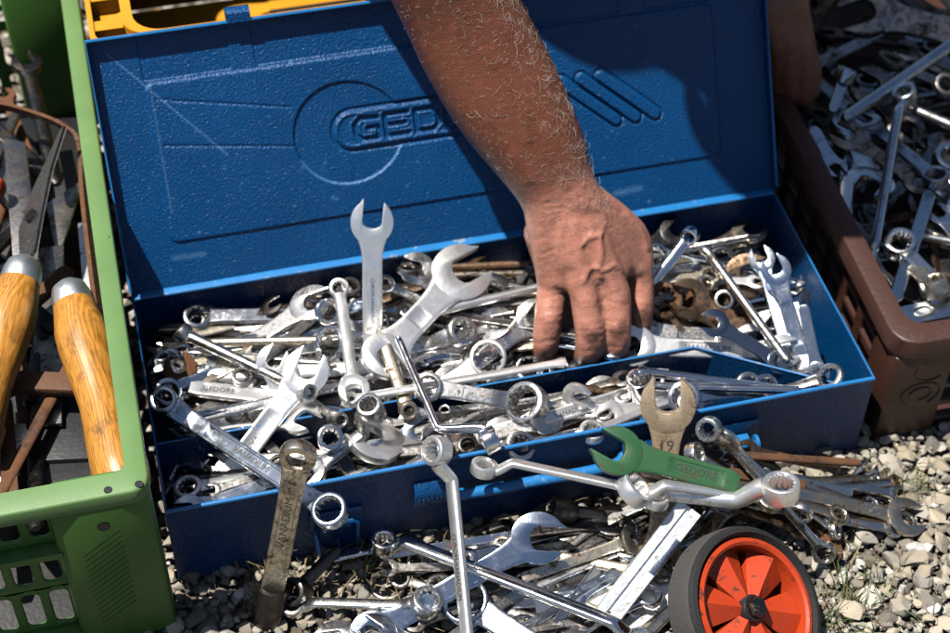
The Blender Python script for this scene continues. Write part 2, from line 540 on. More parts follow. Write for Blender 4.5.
near, far_ = [], []
sp = .0078
for layer in range(2):
    for i in range(int(1.15 / sp)):
        for j in range(int(.36 / sp)):
            x = -.42 + (i + RNG.uniform(-.5, .5)) * sp; y = -.30 + (j + RNG.uniform(-.5, .5)) * sp
            if covered(x, y): continue
            if layer == 1 and RNG.uniform() > (.36 if x > .1 else .18): continue
            s = RNG.choice([RNG.uniform(.0028, .0046), RNG.uniform(.0046, .0066), RNG.uniform(.0068, .0125)], p=[.44, .42, .14])
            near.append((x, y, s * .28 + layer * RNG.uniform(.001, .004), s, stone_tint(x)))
sp = .013
for i in range(int(2.4 / sp)):
    for j in range(int(2.0 / sp)):
        x = -1.25 + (i + RNG.uniform(-.5, .5)) * sp; y = -.75 + (j + RNG.uniform(-.5, .5)) * sp
        if covered(x, y) or (-.42 < x < .73 and -.30 < y < .06): continue
        s = RNG.choice([RNG.uniform(.0055, .0075), RNG.uniform(.0075, .010)], p=[.7, .3])
        far_.append((x, y, s * .3, s, stone_tint()))
grit = []
for _ in range(9000):
    x, y = RNG.uniform(-.42, .73), RNG.uniform(-.30, .06)
    if covered(x, y): continue
    t_ = RNG.uniform(.10, .42); s_ = RNG.uniform(.0009, .0023)
    grit.append((x, y, RNG.uniform(.0005, .0055), s_, (t_, t_ * .86, t_ * .68)))
# a few larger pale stones that stand out to the right
for (u, v, px) in ((918, 548, 17), (888, 468, 9), (929, 546, 10), (862, 562, 9), (905, 605, 11), (935, 605, 12), (693, 468, 8), (796, 600, 10), (845, 575, 10), (800, 540, 9), (932, 500, 10), (872, 483, 9), (330, 610, 9), (240, 592, 10)):
    p = at(u, v, .006); s = px * pxm(p)
    near.append((p.x, p.y, s * .35, s, (.62, .60, .56)))
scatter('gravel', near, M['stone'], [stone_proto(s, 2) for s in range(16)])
scatter('gravel', grit, M['stone'], [stone_proto(90 + s, 1) for s in range(8)])
scatter('gravel', far_, M['stone'], [stone_proto(50 + s, 1) for s in range(12)])

# grass tufts and dry stalks between the stones
V = MB(); tints = []
def blade(x, y, h, w, az, lean, col):
    n0 = len(V.v); pts = []
    for k in range(5):
        t = k / 4
        r = lean * t * t * h
        pts.append(Vector((x + math.cos(az) * r, y + math.sin(az) * r, .002 + h * t * (1 - .35 * t * lean))))
    sd = Vector((-math.sin(az), math.cos(az), 0))
    for k, p in enumerate(pts):
        ww = w * (1 - .9 * k / 4)
        V.v += [p - sd * ww, p + sd * ww + Vector((0, 0, ww * .6))]
    for k in range(4):
        V.f.append([n0 + 2 * k, n0 + 2 * k + 1, n0 + 2 * k + 3, n0 + 2 * k + 2]); V.mi.append(0)
    tints.extend([col] * 10)
for (u, v, n, sprd, dry) in ((905, 487, 46, .013, .4), (862, 592, 70, .018, .3), (835, 610, 40, .014, .4), (815, 632, 40, .014, .3), (350, 552, 50, .02, .8), (260, 560, 40, .03, .85), (840, 545, 30, .012, .5), (330, 600, 36, .03, .8), (760, 520, 40, .03, .8), (720, 520, 36, .03, .9), (880, 490, 24, .01, .6), (540, 500, 30, .02, .8), (450, 560, 60, .04, .9), (400, 580, 50, .04, .85), (240, 565, 36, .012, .9)):
    p = at(u, v, .002)
    for _ in range(n):
        x = p.x + RNG.normal() * sprd; y = p.y + RNG.normal() * sprd * .7
        if covered(x, y): continue
        d = RNG.uniform() < dry
        col = (.22, .17, .08, 1) if d else (.05, .085, .018, 1)
        k = RNG.uniform(.6, 1.3)
        blade(x, y, RNG.uniform(.008, .026), RNG.uniform(.0004, .0010), RNG.uniform(0, 6.28), RNG.uniform(.2, 1.5), (col[0] * k, col[1] * k, col[2] * k, 1))
go = V.build('grass', M['grass'], smooth=False)
at_ = go.data.attributes.new('stone_tint', 'FLOAT_COLOR', 'POINT'); at_.data.foreach_set('color', np.array(tints, dtype=np.float32).ravel())
tag(go, kind='stuff')

# ================================================================ the blue toolbox
TB = thing('toolbox', 'open blue hammered-paint metal toolbox heaped with wrenches, lid tipped back', 'toolbox')
HX, DY, HZ, TK = .265, .2121, .085, .0013
mb = MB()
mb.box((0, DY / 2, .0012 + .001), (2 * HX, DY, .002))
mb.box((0, TK / 2, HZ / 2 + .002), (2 * HX, TK, HZ - .004))
mb.box((0, DY - TK / 2, HZ / 2 + .002), (2 * HX, TK, HZ - .004))
for s in (-1, 1):
    mb.box((s * (HX - TK / 2), DY / 2, HZ / 2 + .002), (TK, DY - 2 * TK - .0002, HZ - .004))
tray = mb.build('tray', M['blue'], TB)
mb = MB()
e = .0006
mb.tube([p for p in ((-HX + e, e, HZ), (HX - e, e, HZ), (HX - e, DY - e, HZ), (-HX + e, DY - e, HZ))], .0017, 8, closed=True)
mb.build('rolled_rim', M['blue_edge'], tray)
mb = MB()
def wall_strip(pts, z0, z1, t, mbx):
    pts = [Vector((x, y, 0)) for x, y in pts]
    L, Rr = [], []
    for i, p in enumerate(pts):
        d = (pts[min(i + 1, len(pts) - 1)] - pts[max(i - 1, 0)]).normalized(); nn = Vector((-d.y, d.x, 0)) * t / 2
        L.append(p + nn); Rr.append(p - nn)
    ol = L + Rr[::-1]
    mbx.prism([(p.x, p.y) for p in reversed(ol)], z0, z1)
wall_strip([(-HX + .0016, .0735), (-.12, .0730), (.148, .0730), (.152, .0715), (.249, .0085), (.262, .004)], .004, .071, .0012, mb)
mb.build('divider', M['blue'], tray)
mb = MB(); mb.tube([(-HX + .002, .0735, .071), (.148, .0730, .071), (.152, .0715, .071), (.2485, .0088, .071)], .0009, 6)
mb.build('divider_edge', M['blue_edge'], tray)

# front fittings: hanging hasps, carrying handle and its clips
def hasp(cx, z0, z1, w, y):
    mb = MB()
    mb.tube([(cx - w / 2, y, z0 + .003), (cx - w / 2 + .003, y, z0), (cx + w / 2 - .003, y, z0), (cx + w / 2, y, z0 + .003), (cx + w / 2 + .0008, y + .001, z1 - .003), (cx + w / 2 - .003, y + .0015, z1), (cx - w / 2 + .003, y + .0015, z1), (cx - w / 2 - .0008, y + .001, z1 - .003)], .0019, 8, closed=True)
    mb.tube([(cx, y, z0 + .001), (cx, y, z0 + .018)], .0014, 6)
    h = mb.build('hasp', M['blue'], TB)
    mb = MB(); mb.box((cx, -.0016, z1 + .004), (w * 1.35, .0022, .018), bev=.0009); mb.box((cx, -.004, z1 - .003), (w * .8, .004, .006), bev=.0015)
    mb.build('hasp_plate', M['blue'], h)
    return h
hasp(-.147, .006, .040, .029, -.0055)
mb = MB()
mb.tube([(.1485, -.012, .050), (.1705, -.012, .050)], .0026, 10)
for x in (.1478, .1712):
    mb.tube([(x - .0012, -.0115, .050), (x + .0012, -.0115, .050)], .0062, 14)
mb.box((.1595, -.005, .050), (.016, .008, .004), bev=.001)
hk = mb.build('hasp', M['blue_edge'], TB)
mb = MB(); mb.box((.1595, -.0014, .050), (.034, .0018, .030), bev=.0008); mb.build('hasp_plate', M['blue'], hk)
mb = MB()
pts = catmull([(-.066, -.0035, .056), (-.058, -.009, .0545), (-.04, -.0105, .054), (.0, -.0105, .0535), (.04, -.0105, .053), (.062, -.009, .0535), (.07, -.0035, .055)], 5)
mb.tube(pts, .0043, 12)
mb.build('carrying_handle', M['blue_edge'], TB)
for cx in (-.0765, .0805):
    mb = MB()
    prof = [(-.0013, .066), (-.0035, .064), (-.0068, .060), (-.0085, .055), (-.0080, .048), (-.0055, .043), (-.0013, .040)]
    mb.loft([[Vector((cx + sx * .0125, y, z)) for y, z in prof] + [Vector((cx + sx * .0125, -.0008, .040)), Vector((cx + sx * .0125, -.0008, .066))] for sx in (-1, 1)])
    for k in range(7):
        mb.box((cx - .010 + k * .0033, -.0083, .0505), (.0012, .0016, .008), bev=.0005)
    mb.build('handle_clip', M['blue'], TB)

# ---- lid: pressed sheet with embossing, as a relief surface
LT = R_(30.22); LH = .198
LM = Matrix.Translation((0, DY, HZ + .002)) @ Matrix.Rotation(-LT, 4, 'X')     # local: x across, z up the lid, -y towards the viewer
LID = bpy.data.objects.new('lid', None); C.objects.link(LID); LID.parent = TB; LID.matrix_local = LM
nu, nw = 900, 340
U, Wd = np.meshgrid(np.linspace(-HX + .001, HX - .001, nu), np.linspace(-.001, LH - .001, nw), indexing='ij')

def sd_seg(ax, ay, bx, by):
    px, py = U - ax, Wd - ay; bxx, byy = bx - ax, by - ay
    t = np.clip((px * bxx + py * byy) / (bxx * bxx + byy * byy + 1e-12), 0, 1)
    return np.hypot(px - t * bxx, py - t * byy)
def sd_poly(pts, closed=False):
    d = np.full(U.shape, 9.0)
    q = list(pts) + ([pts[0]] if closed else [])
    for a, b in zip(q[:-1], q[1:]): d = np.minimum(d, sd_seg(*a, *b))
    return d
def sd_rr(x0, y0, x1, y1, r):
    cx, cy = (x0 + x1) / 2, (y0 + y1) / 2; hx, hy = (x1 - x0) / 2 - r, (y1 - y0) / 2 - r
    dx, dy = np.abs(U - cx) - hx, np.abs(Wd - cy) - hy
    return np.hypot(np.maximum(dx, 0), np.maximum(dy, 0)) + np.minimum(np.maximum(dx, dy), 0) - r
def step(d, w): return 1 / (1 + np.exp(np.clip(d / w * 2.2, -40, 40)))
H = np.zeros(U.shape)
H += .0016 * step(sd_rr(-.228, .036, .2215, .1595, .006), .0007)                  # large raised panel
H -= .0008 * np.exp(-((sd_rr(-.222, .042, .2155, .1535, .005)) / .0009) ** 2) * 0
for (a, b) in ((-.228, -.162), (-.143, .145), (.166, .2215)):                    # sunken top pads, channels between them
    H -= .0016 * step(sd_rr(a, .1625, b, .215, .002), .0006)
H += .0006 * step(sd_rr(.098, .140, .150, .1515, .003), .0009)
ins = (((U + .0800) / .0430) ** 2 + ((Wd - .1005 + .0) / (.0400 * (1 - .9 * (U + .08)))) ** 2)   # sunken spanner head and shank
head_d = (np.sqrt(ins) - 1) * .041
H -= .0016 * step(head_d, .0005)
for (x0, y0, x1, y1) in ((-.221, .1475, -.122, .1270), (-.221, .1120, -.120, .0960)):
    H -= .0007 * np.exp(-(sd_seg(x0, y0, x1, y1) / .0009) ** 2) * (1 - step(head_d, .001))
# pill with lettering
pill = sd_rr(-.0930, .0852, .0800, .1185, .0166)
base_ = .0005
H = H * (1 - step(pill, .0008)) + base_ * step(pill, .0008)
H -= .0021 * np.exp(-((pill + .0002) / .0010) ** 2)
H += .0010 * np.exp(-((pill + .0040) / .0012) ** 2)
def letters():
    h, wd = .0165, .0180
    d = np.full(U.shape, 9.0); x0 = -.0745; y0 = .0935
    A = {'G': [[(1, .95), (.25, 1), (0, .75), (0, .25), (.25, 0), (1, 0), (1, .5), (.55, .5)]],
         'E': [[(1, 1), (0, 1), (0, 0), (1, 0)], [(0, .5), (.85, .5)]],
         'D': [[(0, 0), (0, 1), (.75, 1), (1, .75), (1, .25), (.75, 0), (0, 0)]],
         'O': [[(.25, 0), (.75, 0), (1, .25), (1, .75), (.75, 1), (.25, 1), (0, .75), (0, .25), (.25, 0)]],
         'R': [[(0, 0), (0, 1), (.8, 1), (1, .8), (1, .62), (.8, .45), (0, .45)], [(.5, .45), (1, 0)]]}
    for i, ch in enumerate('GEDORE'):
        for pl in A[ch]:
            d = np.minimum(d, sd_poly([(x0 + i * .0240 + p[0] * wd, y0 + p[1] * h) for p in pl]))
    return d
ld = letters()
H -= .0021 * step(ld - .0013, .0005)
H += .0008 * np.exp(-((ld - .0030) / .0009) ** 2)
for k in range(3):                                                               # slanted grooves right of the pill
    bar_d = sd_seg(.0925 + k * .0165, .1150, .1345 + k * .0165, .0785)
    H += .0014 * step(bar_d - .0042, .0006) - .0012 * np.exp(-((bar_d - .0056) / .0009) ** 2)
H *= np.clip((HX - .002 - np.abs(U)) / .004, 0, 1)
H += .00018 * np.sin(U * 55) * np.sin(Wd * 70 + 1) + .0005 * np.exp(-((U + .15) / .05) ** 2 - ((Wd - .06) / .03) ** 2)
verts = np.stack([U, -H, Wd], -1).reshape(-1, 3)
ii, jj = np.meshgrid(np.arange(nu - 1), np.arange(nw - 1), indexing='ij')
a = (ii * nw + jj).ravel()
Fq = np.stack([a, a + nw, a + nw + 1, a + 1], -1)
me = bpy.data.meshes.new('embossed_panel')
me.vertices.add(len(verts)); me.vertices.foreach_set('co', verts.ravel().astype(np.float32))
me.loops.add(Fq.size); me.loops.foreach_set('vertex_index', Fq.ravel().astype(np.int32))
me.polygons.add(len(Fq)); me.polygons.foreach_set('loop_start', (np.arange(len(Fq)) * 4).astype(np.int32))
me.update(calc_edges=True); me.polygons.foreach_set('use_smooth', [True] * len(Fq)); me.materials.append(M['blue'])
wear = np.zeros(U.shape)
for (x0, y0, x1, y1, w_, a_) in ((-.252, .187, -.175, .098, .0007, .55), (-.224, .160, -.224, .06, .0007, .35), (-.12, .178, -.115, .172, .0009, .6), (-.118, .165, -.116, .160, .0008, .5), (.13, .018, .150, .019, .0024, .45), (-.10, .052, -.096, .050, .0012, .4), (-.228, .024, -.205, .023, .0020, .35)):
    wear = np.maximum(wear, a_ * np.exp(-(sd_seg(x0, y0, x1, y1) / w_) ** 2))
wear = np.maximum(wear, .6 * np.exp(-((head_d + .0002) / .0007) ** 2) * (Wd < .085))  # sunlit lower edge of the sunken head, lightened in the colour
for _ in range(130):
    x0, y0 = RNG.uniform(-.25, .25), RNG.uniform(.005, .19)
    wear = np.maximum(wear, RNG.uniform(.2, .7) * np.exp(-((U - x0) ** 2 + (Wd - y0) ** 2) / RNG.uniform(.0004, .0012) ** 2))
at_ = me.attributes.new('wear', 'FLOAT', 'POINT'); at_.data.foreach_set('value', wear.ravel().astype(np.float32))
po = bpy.data.objects.new('embossed_panel', me); C.objects.link(po); po.parent = LID
mb = MB()
mb.box((0, .0016, LH / 2 + .001), (2 * HX - .002, .0014, LH - .004))             # sheet behind the relief
mb.box((0, -.0030, LH - .0002), (2 * HX, .0090, .0014), bev=.0005)
for s in (-1, 1):
    mb.box((s * (HX - .0005), -.0030, LH / 2 - .0005), (.0013, .0090, LH - .003), bev=.0004)
mb.build('lid_flange', M['blue'], LID)
mb = MB()
mb.tube([(-HX, -.0075, .004), (-HX, -.0078, LH), (HX, -.0078, LH), (HX, -.0075, .004)], .0012, 6)
mb.build('rolled_edge', M['blue_edge'], LID)
mb = MB()
mb.box((0, DY - .0018, HZ + .0022), (2 * HX - .003, .0068, .0016), bev=.0006)
mb.tube([(-HX + .002, DY - .0052, HZ + .0022), (HX - .002, DY - .0052, HZ + .0022)], .0014, 8)
mb.build('hinge_strip', M['blue_edge'], TB)
for cx in (-.1515, .1555):
    mb = MB()
    prof = [(.004, LH - .004), (.0045, LH + .006), (.001, LH + .010), (-.006, LH + .0105), (-.0105, LH + .006), (-.0095, LH - .001), (-.0075, LH - .0005), (-.0082, LH + .005), (-.005, LH + .008), (.0005, LH + .0078), (.0025, LH + .005), (.0025, LH - .004)]
    mb.loft([[Vector((cx + sx * .009, y, z)) for y, z in prof] for sx in (-1, 1)])
    mb.build('clasp', M['blue'], LID, angle=50)
paint_seed(TB, 1.0, .31)

# ================================================================ plastic crates
def holed_plate(mb, Mx, x0, x1, z0, z1, nx, nz, fx, fz, rad, t):
    """a plate in local xz (normal -y) pierced by nx x nz rounded holes; fx, fz = open share of a cell"""
    cw, ch = (x1 - x0) / nx, (z1 - z0) / nz
    for i in range(nx):
        for j in range(nz):
            cx, cz = x0 + (i + .5) * cw, z0 + (j + .5) * ch
            hole = rrect(-cw * fx / 2, -ch * fz / 2, cw * fx / 2, ch * fz / 2, rad, 3)
            outer = []
            for (x, z) in hole:
                k = max(abs(x) / (cw / 2), abs(z) / (ch / 2)); outer.append((x / k, z / k))
            # pull the four corners out
            for sx in (-1, 1):
                for sz in (-1, 1):
                    bi = min(range(len(outer)), key=lambda q: (outer[q][0] - sx * cw / 2) ** 2 + (outer[q][1] - sz * ch / 2) ** 2)
                    outer[bi] = (sx * cw / 2, sz * ch / 2)
            n = len(hole); b = .0009
            grow = [(x + (b if x > 0 else -b), z + (b if z > 0 else -b)) for x, z in hole]
            rows = [[(p[0], -t / 2, p[1]) for p in outer], [(p[0], -t / 2, p[1]) for p in grow], [(p[0], -t / 2 + b, p[1]) for p in hole],
                    [(p[0], t / 2 - b, p[1]) for p in hole], [(p[0], t / 2, p[1]) for p in grow], [(p[0], t / 2, p[1]) for p in outer]]
            mb.loft([[Mx @ Vector((cx + p[0], p[1], cz + p[2])) for p in r] for r in rows], cap0=False, cap1=False)


def crate_rim(mb, x0, x1, y0, y1, z, w_side, w_front, r, lip, th=.004):
    outer = rrect(x0, y0, x1, y1, r, 6)
    inner = rrect(x0 + w_side, y0 + w_front, x1 - w_side, y1 - w_front, max(.004, r * .7), 6)
    b = .0016
    def off(pts, d):
        cx, cy = (x0 + x1) / 2, (y0 + y1) / 2
        return [(x - math.copysign(d, x - cx), y - math.copysign(d, y - cy)) for x, y in pts]
    rows = [(outer, z - lip), (outer, z - b), (off(outer, b * .4), z - b * .3), (off(outer, b), z), (off(inner, -b), z), (off(inner, -b * .3), z - b * .3), (inner, z - b), (inner, z - lip * .55), (off(inner, -.003), z - lip * .55), (off(inner, -.003), z - th), (off(outer, .003), z - th), (off(outer, .003), z - lip)]
    mb.loft([[Vector((x, y, zz)) for x, y in q] for q, zz in rows], closed=True)


# ---- green crate on the left
GX0, GX1, GY0, GY1, GH = -.668, -.269, -.043, .560, .170
GC = thing('crate', 'green plastic crate of hand tools left of the blue toolbox', 'crate', (0, 0, 0))
mb = MB(); crate_rim(mb, GX0, GX1, GY0, GY1, GH, .0115, .0165, .012, .012)
mb.build('rim', M['green_rim'], GC)
mb = MB()
I4 = Matrix.Identity(4)
postw = .066
fx0, fx1 = GX0 + postw, GX1 - postw
for (z0, z1, fz) in ((.118, .156, .70), (.068, .110, .76), (.020, .066, .82)):
    holed_plate(mb, Matrix.Translation((0, GY0 + .014, 0)), fx0, fx1, z0, z1, 14, 1, .66, fz, .0045, .003)
mb.prism([(0, 0), (.013, .003), (.013, .009), (0, .009)], fx0 - .002, fx1 + .002, M=Matrix.Translation((0, GY0 + .0145, .1085)) @ Matrix(((0, 0, 1, 0), (-1, 0, 0, 0), (0, 1, 0, 0), (0, 0, 0, 1))))
mb.box(((fx0 + fx1) / 2, GY0 + .010, .0105), (fx1 - fx0, .014, .019), bev=.002)
mb.box(((fx0 + fx1) / 2, GY0 + .010, .1605), (fx1 - fx0, .013, .008), bev=.0015)
fwall = mb.build('front_wall', M['green_plastic'], GC)
mb = MB()
holed_plate(mb, Matrix.Translation((0, GY1 - .012, 0)), GX0 + .02, GX1 - .02, .012, .158, 12, 3, .70, .80, .004, .003)
mb.build('back_wall', M['green_plastic'], GC)
for nm, xx in (('side_wall', GX0 + .012), ('side_wall', GX1 - .012)):
    mb = MB()
    holed_plate(mb, Matrix.Translation((xx, 0, 0)) @ Matrix.Rotation(PI / 2, 4, 'Z'), GY0 + .06, GY1 - .05, .012, .158, 16, 3, .70, .80, .004, .003)
    mb.build(nm, M['green_plastic'], GC)
mb = MB(); mb.box(((GX0 + GX1) / 2, (GY0 + GY1) / 2, .008), (GX1 - GX0 - .03, GY1 - GY0 - .03, .004)); mb.build('base', M['green_plastic'], GC)
for sx in (0, 1):
    for sy in (0, 1):
        mb = MB()
        cx = GX0 + postw / 2 + .001 if sx == 0 else GX1 - postw / 2 - .001
        cy = GY0 + .0165 if sy == 0 else GY1 - .0165
        mb.box((cx, cy, .080), (postw, .030, .157), bev=.006)
        if sy == 0:
            for k in range(15):
                zc = .030 + k * .0058
                mb.box((0, 0, 0), (.034, .0012, .0011), Matrix.Translation((cx - .004, cy - .0151, zc + .008)) @ Matrix.Rotation(R_(-38), 4, 'Y'), bev=.0006)
        p = mb.build('corner_post', M['green_plastic'], GC)
        if sy == 0 and sx == 1:
            for (u, v) in ((108, 490), (139, 484)):
                q = at(u, v, GH); q.y = min(q.y, GY0 + .013); mb = MB()
                mb.tube([(q.x, q.y, GH - .003), (q.x, q.y, GH + .0004)], .0028, 14)
                mb.build('drain_hole', M['black'], p)
            mb = MB(); q = Vector((-.303, GY0 + .0014, .138)); mb.tube([(q.x, q.y, q.z), (q.x, q.y - .001, q.z)], .0042, 14)
            mb.build('drain_hole', M['black'], p)
paint_seed(GC, 1.0, .11)

# ---- brown crate on the right, turned a little
BC_M = Matrix.Translation((.277, .000, 0)) @ Matrix.Rotation(R_(-2.2), 4, 'Z')
BC = thing('crate', 'stained brown plastic crate full of wrenches right of the blue toolbox', 'crate', M=BC_M)
BW, BD, BH = .40, .62, .118
mb = MB(); crate_rim(mb, 0, BW, 0, BD, BH, .0145, .017, .020, .0185)
mb.build('rim', M['brown_plastic'], BC)
mb = MB(); crate_rim(mb, .0055, BW - .0055, .0055, BD - .0055, BH - .020, .014, .014, .016, .008)
mb.build('stacking_band', M['brown_plastic'], BC)
mb = MB()
holed_plate(mb, Matrix.Translation((.012, 0, 0)) @ Matrix.Rotation(PI / 2, 4, 'Z'), .046, BD - .046, .010, .094, 15, 4, .66, .72, .002, .004)
mb.build('side_wall', M['brown_plastic'], BC)
mb = MB()
holed_plate(mb, Matrix.Translation((BW - .012, 0, 0)) @ Matrix.Rotation(PI / 2, 4, 'Z'), .046, BD - .046, .010, .094, 15, 4, .66, .72, .002, .004)
mb.build('side_wall', M['brown_plastic'], BC)
for nm, yy in (('front_wall', .010), ('back_wall', BD - .012)):
    mb = MB(); holed_plate(mb, Matrix.Translation((0, yy, 0)), .050, BW - .046, .010, .094, 12, 4, .66, .72, .002, .004)
    mb.build(nm, M['brown_plastic'], BC)
mb = MB(); mb.box((BW / 2, BD / 2, .006), (BW - .02, BD - .02, .004)); mb.build('base', M['brown_plastic'], BC)
for sx in (0, 1):
    for sy in (0, 1):
        mb = MB()
        cx = .029 if sx == 0 else BW - .029; cy = .012 if sy == 0 else BD - .014
        mb.box((cx, cy, .050), (.050, .016, .096), bev=.004)
        mb.box((.014 if sx == 0 else BW - .014, .026 if sy == 0 else BD - .026, .050), (.018, .036, .0955), bev=.004)
        p = mb.build('corner_post', M['brown_plastic'], BC)
        if sx == 0 and sy == 0:
            mb = MB()
            for (cx2, cz, r, a0, a1) in ((.033, .052, .016, -60, 230), (.033, .052, .009, -90, 180), (.036, .078, .013, 150, 330)):
                mb.tube([(cx2 + r * math.cos(R_(a)), .0038, cz + r * .8 * math.sin(R_(a))) for a in range(a0, a1, 12)], .0008, 5)
            mb.build('moulded_swirl', M['crate_mark'], p)
paint_seed(BC, 1.0, .55)

# ---- yellow crate behind the lid
YX0, YX1, YY0, YY1, YH = -.262, .160, .332, .700, .2375
YC = thing('crate', 'yellow plastic crate standing behind the raised blue lid', 'crate')
mb = MB()
outer = rrect(YX0, YY0, YX1, YY1, .012, 6); inn = rrect(YX0 + .034, YY0 + .0090, YX1 - .034, YY1 - .020, .022, 6)
b = .001
mb.loft([[Vector((x, y, z)) for x, y in q] for q, z in ((outer, YH - .05), (outer, YH), (rrect(YX0 + .004, YY0 + .004, YX1 - .004, YY1 - .004, .010, 6), YH), (rrect(YX0 + .004, YY0 + .004, YX1 - .004, YY1 - .004, .010, 6), YH - .016), (rrect(YX0 + .026, YY0 + .0062, YX1 - .026, YY1 - .014, .02, 6), YH - .016), (rrect(YX0 + .026, YY0 + .0062, YX1 - .026, YY1 - .014, .02, 6), YH), (inn, YH), (inn, YH - .05))], closed=True)
mb.build('rim', M['yellow_plastic'], YC)
for k in range(9):
    yc = YY0 + .030 + k * .038
    for xs in (YX0 + .015, YX1 - .015):
        mb = MB()
        mb.prism([(-.0112, -.010), (.0112, -.010), (.0112, .010), (-.004, .002), (-.0112, .002)], YH - .0158, YH - .002, M=Matrix.Translation((xs, yc, 0)))
        mb.build('rim_rib', M['yellow_plastic'], YC)
mb = MB()
for x, y, sx, sy in ((YX0 + .020, (YY0 + YY1) / 2, .004, YY1 - YY0 - .03), (YX1 - .020, (YY0 + YY1) / 2, .004, YY1 - YY0 - .03)):
    mb.box((x, y, YH / 2 - .022), (sx, sy, YH - .055))
for y in (YY0 + .008, YY1 - .012):
    mb.box(((YX0 + YX1) / 2, y, YH / 2 - .022), (YX1 - YX0 - .044, .004, YH - .055))
mb.box(((YX0 + YX1) / 2, (YY0 + YY1) / 2, .006), (YX1 - YX0 - .05, YY1 - YY0 - .04, .004))
for k in range(7):
    mb.box((-.17 + k * .05, YY1 - .018, .12), (.012, .010, .2), bev=.003)
mb.build('walls', M['yellow_plastic'], YC)
paint_seed(YC, 1.0, .71)
t = thing('tool_tray', 'black plastic tray of odds and ends lying in the yellow crate', 'tray', (.0, .50, .010))
mb = MB(); mb.box((0, 0, .02), (.22, .2, .04), bev=.008); mb.build('body', M['black'], t)
mb = MB(); mb.box((0, 0, .044), (.2, .18, .006), bev=.003); mb.build('lid_panel', M['black'], t)
# ================================================================ wrenches
def jaw_outline(Rj, gap, deep=0.0):
    """open jaw: head centre at 0, mouth towards +x"""
    g = gap / 2
    pts = []
    a0 = math.asin(min(.9, (g + .17 * Rj) / Rj))
    N = 26
    for k in range(N + 1):
        a = a0 + (2 * PI - 2 * a0) * k / N
        rr = Rj * (1 + .03 * math.cos(2 * a))
        pts.append((rr * math.cos(a), rr * math.sin(a)))
    tx = Rj * .93
    low = [(tx, -g - .05 * Rj), (tx - .06 * Rj, -g)]
    bx = -.02 * Rj - deep
    low += [(bx, -g), (bx - .14 * Rj, -g * .86), (bx - .25 * Rj, -g * .45), (bx - .28 * Rj, 0)]
    up = [(x, -y) for x, y in reversed(low[:-1])]
    up = [(x + (.10 * Rj if i >= len(up) - 2 else 0), y) for i, (x, y) in enumerate(up)]      # one prong a little longer
    return pts + low + up


def ring_rows(Ro, ri, t, npt=12, barrel=.06):
    n = 48
    star = []
    for k in range(n):
        a = 2 * PI * k / n
        if npt: m_ = ri * (1 + .085 * (abs(((k * npt / n) % 1) - .5) * 2 - .5) * 2) if npt == 12 else ri / max(.86, math.cos(((a + PI / 6) % (PI / 3)) - PI / 6) * 1.0) * .93
        else: m_ = ri
        star.append((m_ * math.cos(a), m_ * math.sin(a)))
    def circ(r): return [(r * math.cos(2 * PI * k / n), r * math.sin(2 * PI * k / n)) for k in range(n)]
    b = min(.16 * t, .25 * (Ro - ri)); h = t / 2
    rc = ri * 1.11
    rows = [(star, -h + b * 1.6), (star, h - b * 1.6), (circ(rc), h - b * .3), (circ(rc + b * .3), h), (circ(Ro - b * 1.2), h), (circ(Ro - b * .3), h - b * .5), (circ(Ro), h - b * 1.5), (circ(Ro * (1 + barrel * .4)), 0), (circ(Ro), -h + b * 1.5), (circ(Ro - b * .3), -h + b * .5), (circ(Ro - b * 1.2), -h), (circ(rc + b * .3), -h), (circ(rc), -h + b * .3)]
    return rows


def sect(kind, w, t, rec):
    """cross-section (y, z) of a shank"""
    h = t / 2; a = w / 2
    if kind == 'round':
        return [(a * math.cos(2 * PI * k / 16), h * math.sin(2 * PI * k / 16)) for k in range(16)]
    if kind == 'oval':
        return [(a * math.copysign(abs(math.cos(2 * PI * k / 16)) ** .8, math.cos(2 * PI * k / 16)), h * math.copysign(abs(math.sin(2 * PI * k / 16)) ** .7, math.sin(2 * PI * k / 16))) for k in range(16)]
    c = min(.15 * t, .12 * w); r = rec * t; f = .64 * a; s_ = .08 * a
    if kind == 'flat':
        q = [(a, -h + c), (a, h - c), (a - c * .4, h - c * .3), (a - c, h), (f, h), (f - s_, h - r), (-f + s_, h - r), (-f, h), (-a + c, h), (-a + c * .4, h - c * .3), (-a, h - c), (-a, -h + c), (-a + c * .4, -h + c * .3), (-a + c, -h), (-f, -h), (-f + s_, -h + r), (f - s_, -h + r), (f, -h), (a - c, -h), (a - c * .4, -h + c * .3)]
        return q
    raise KeyError(kind)


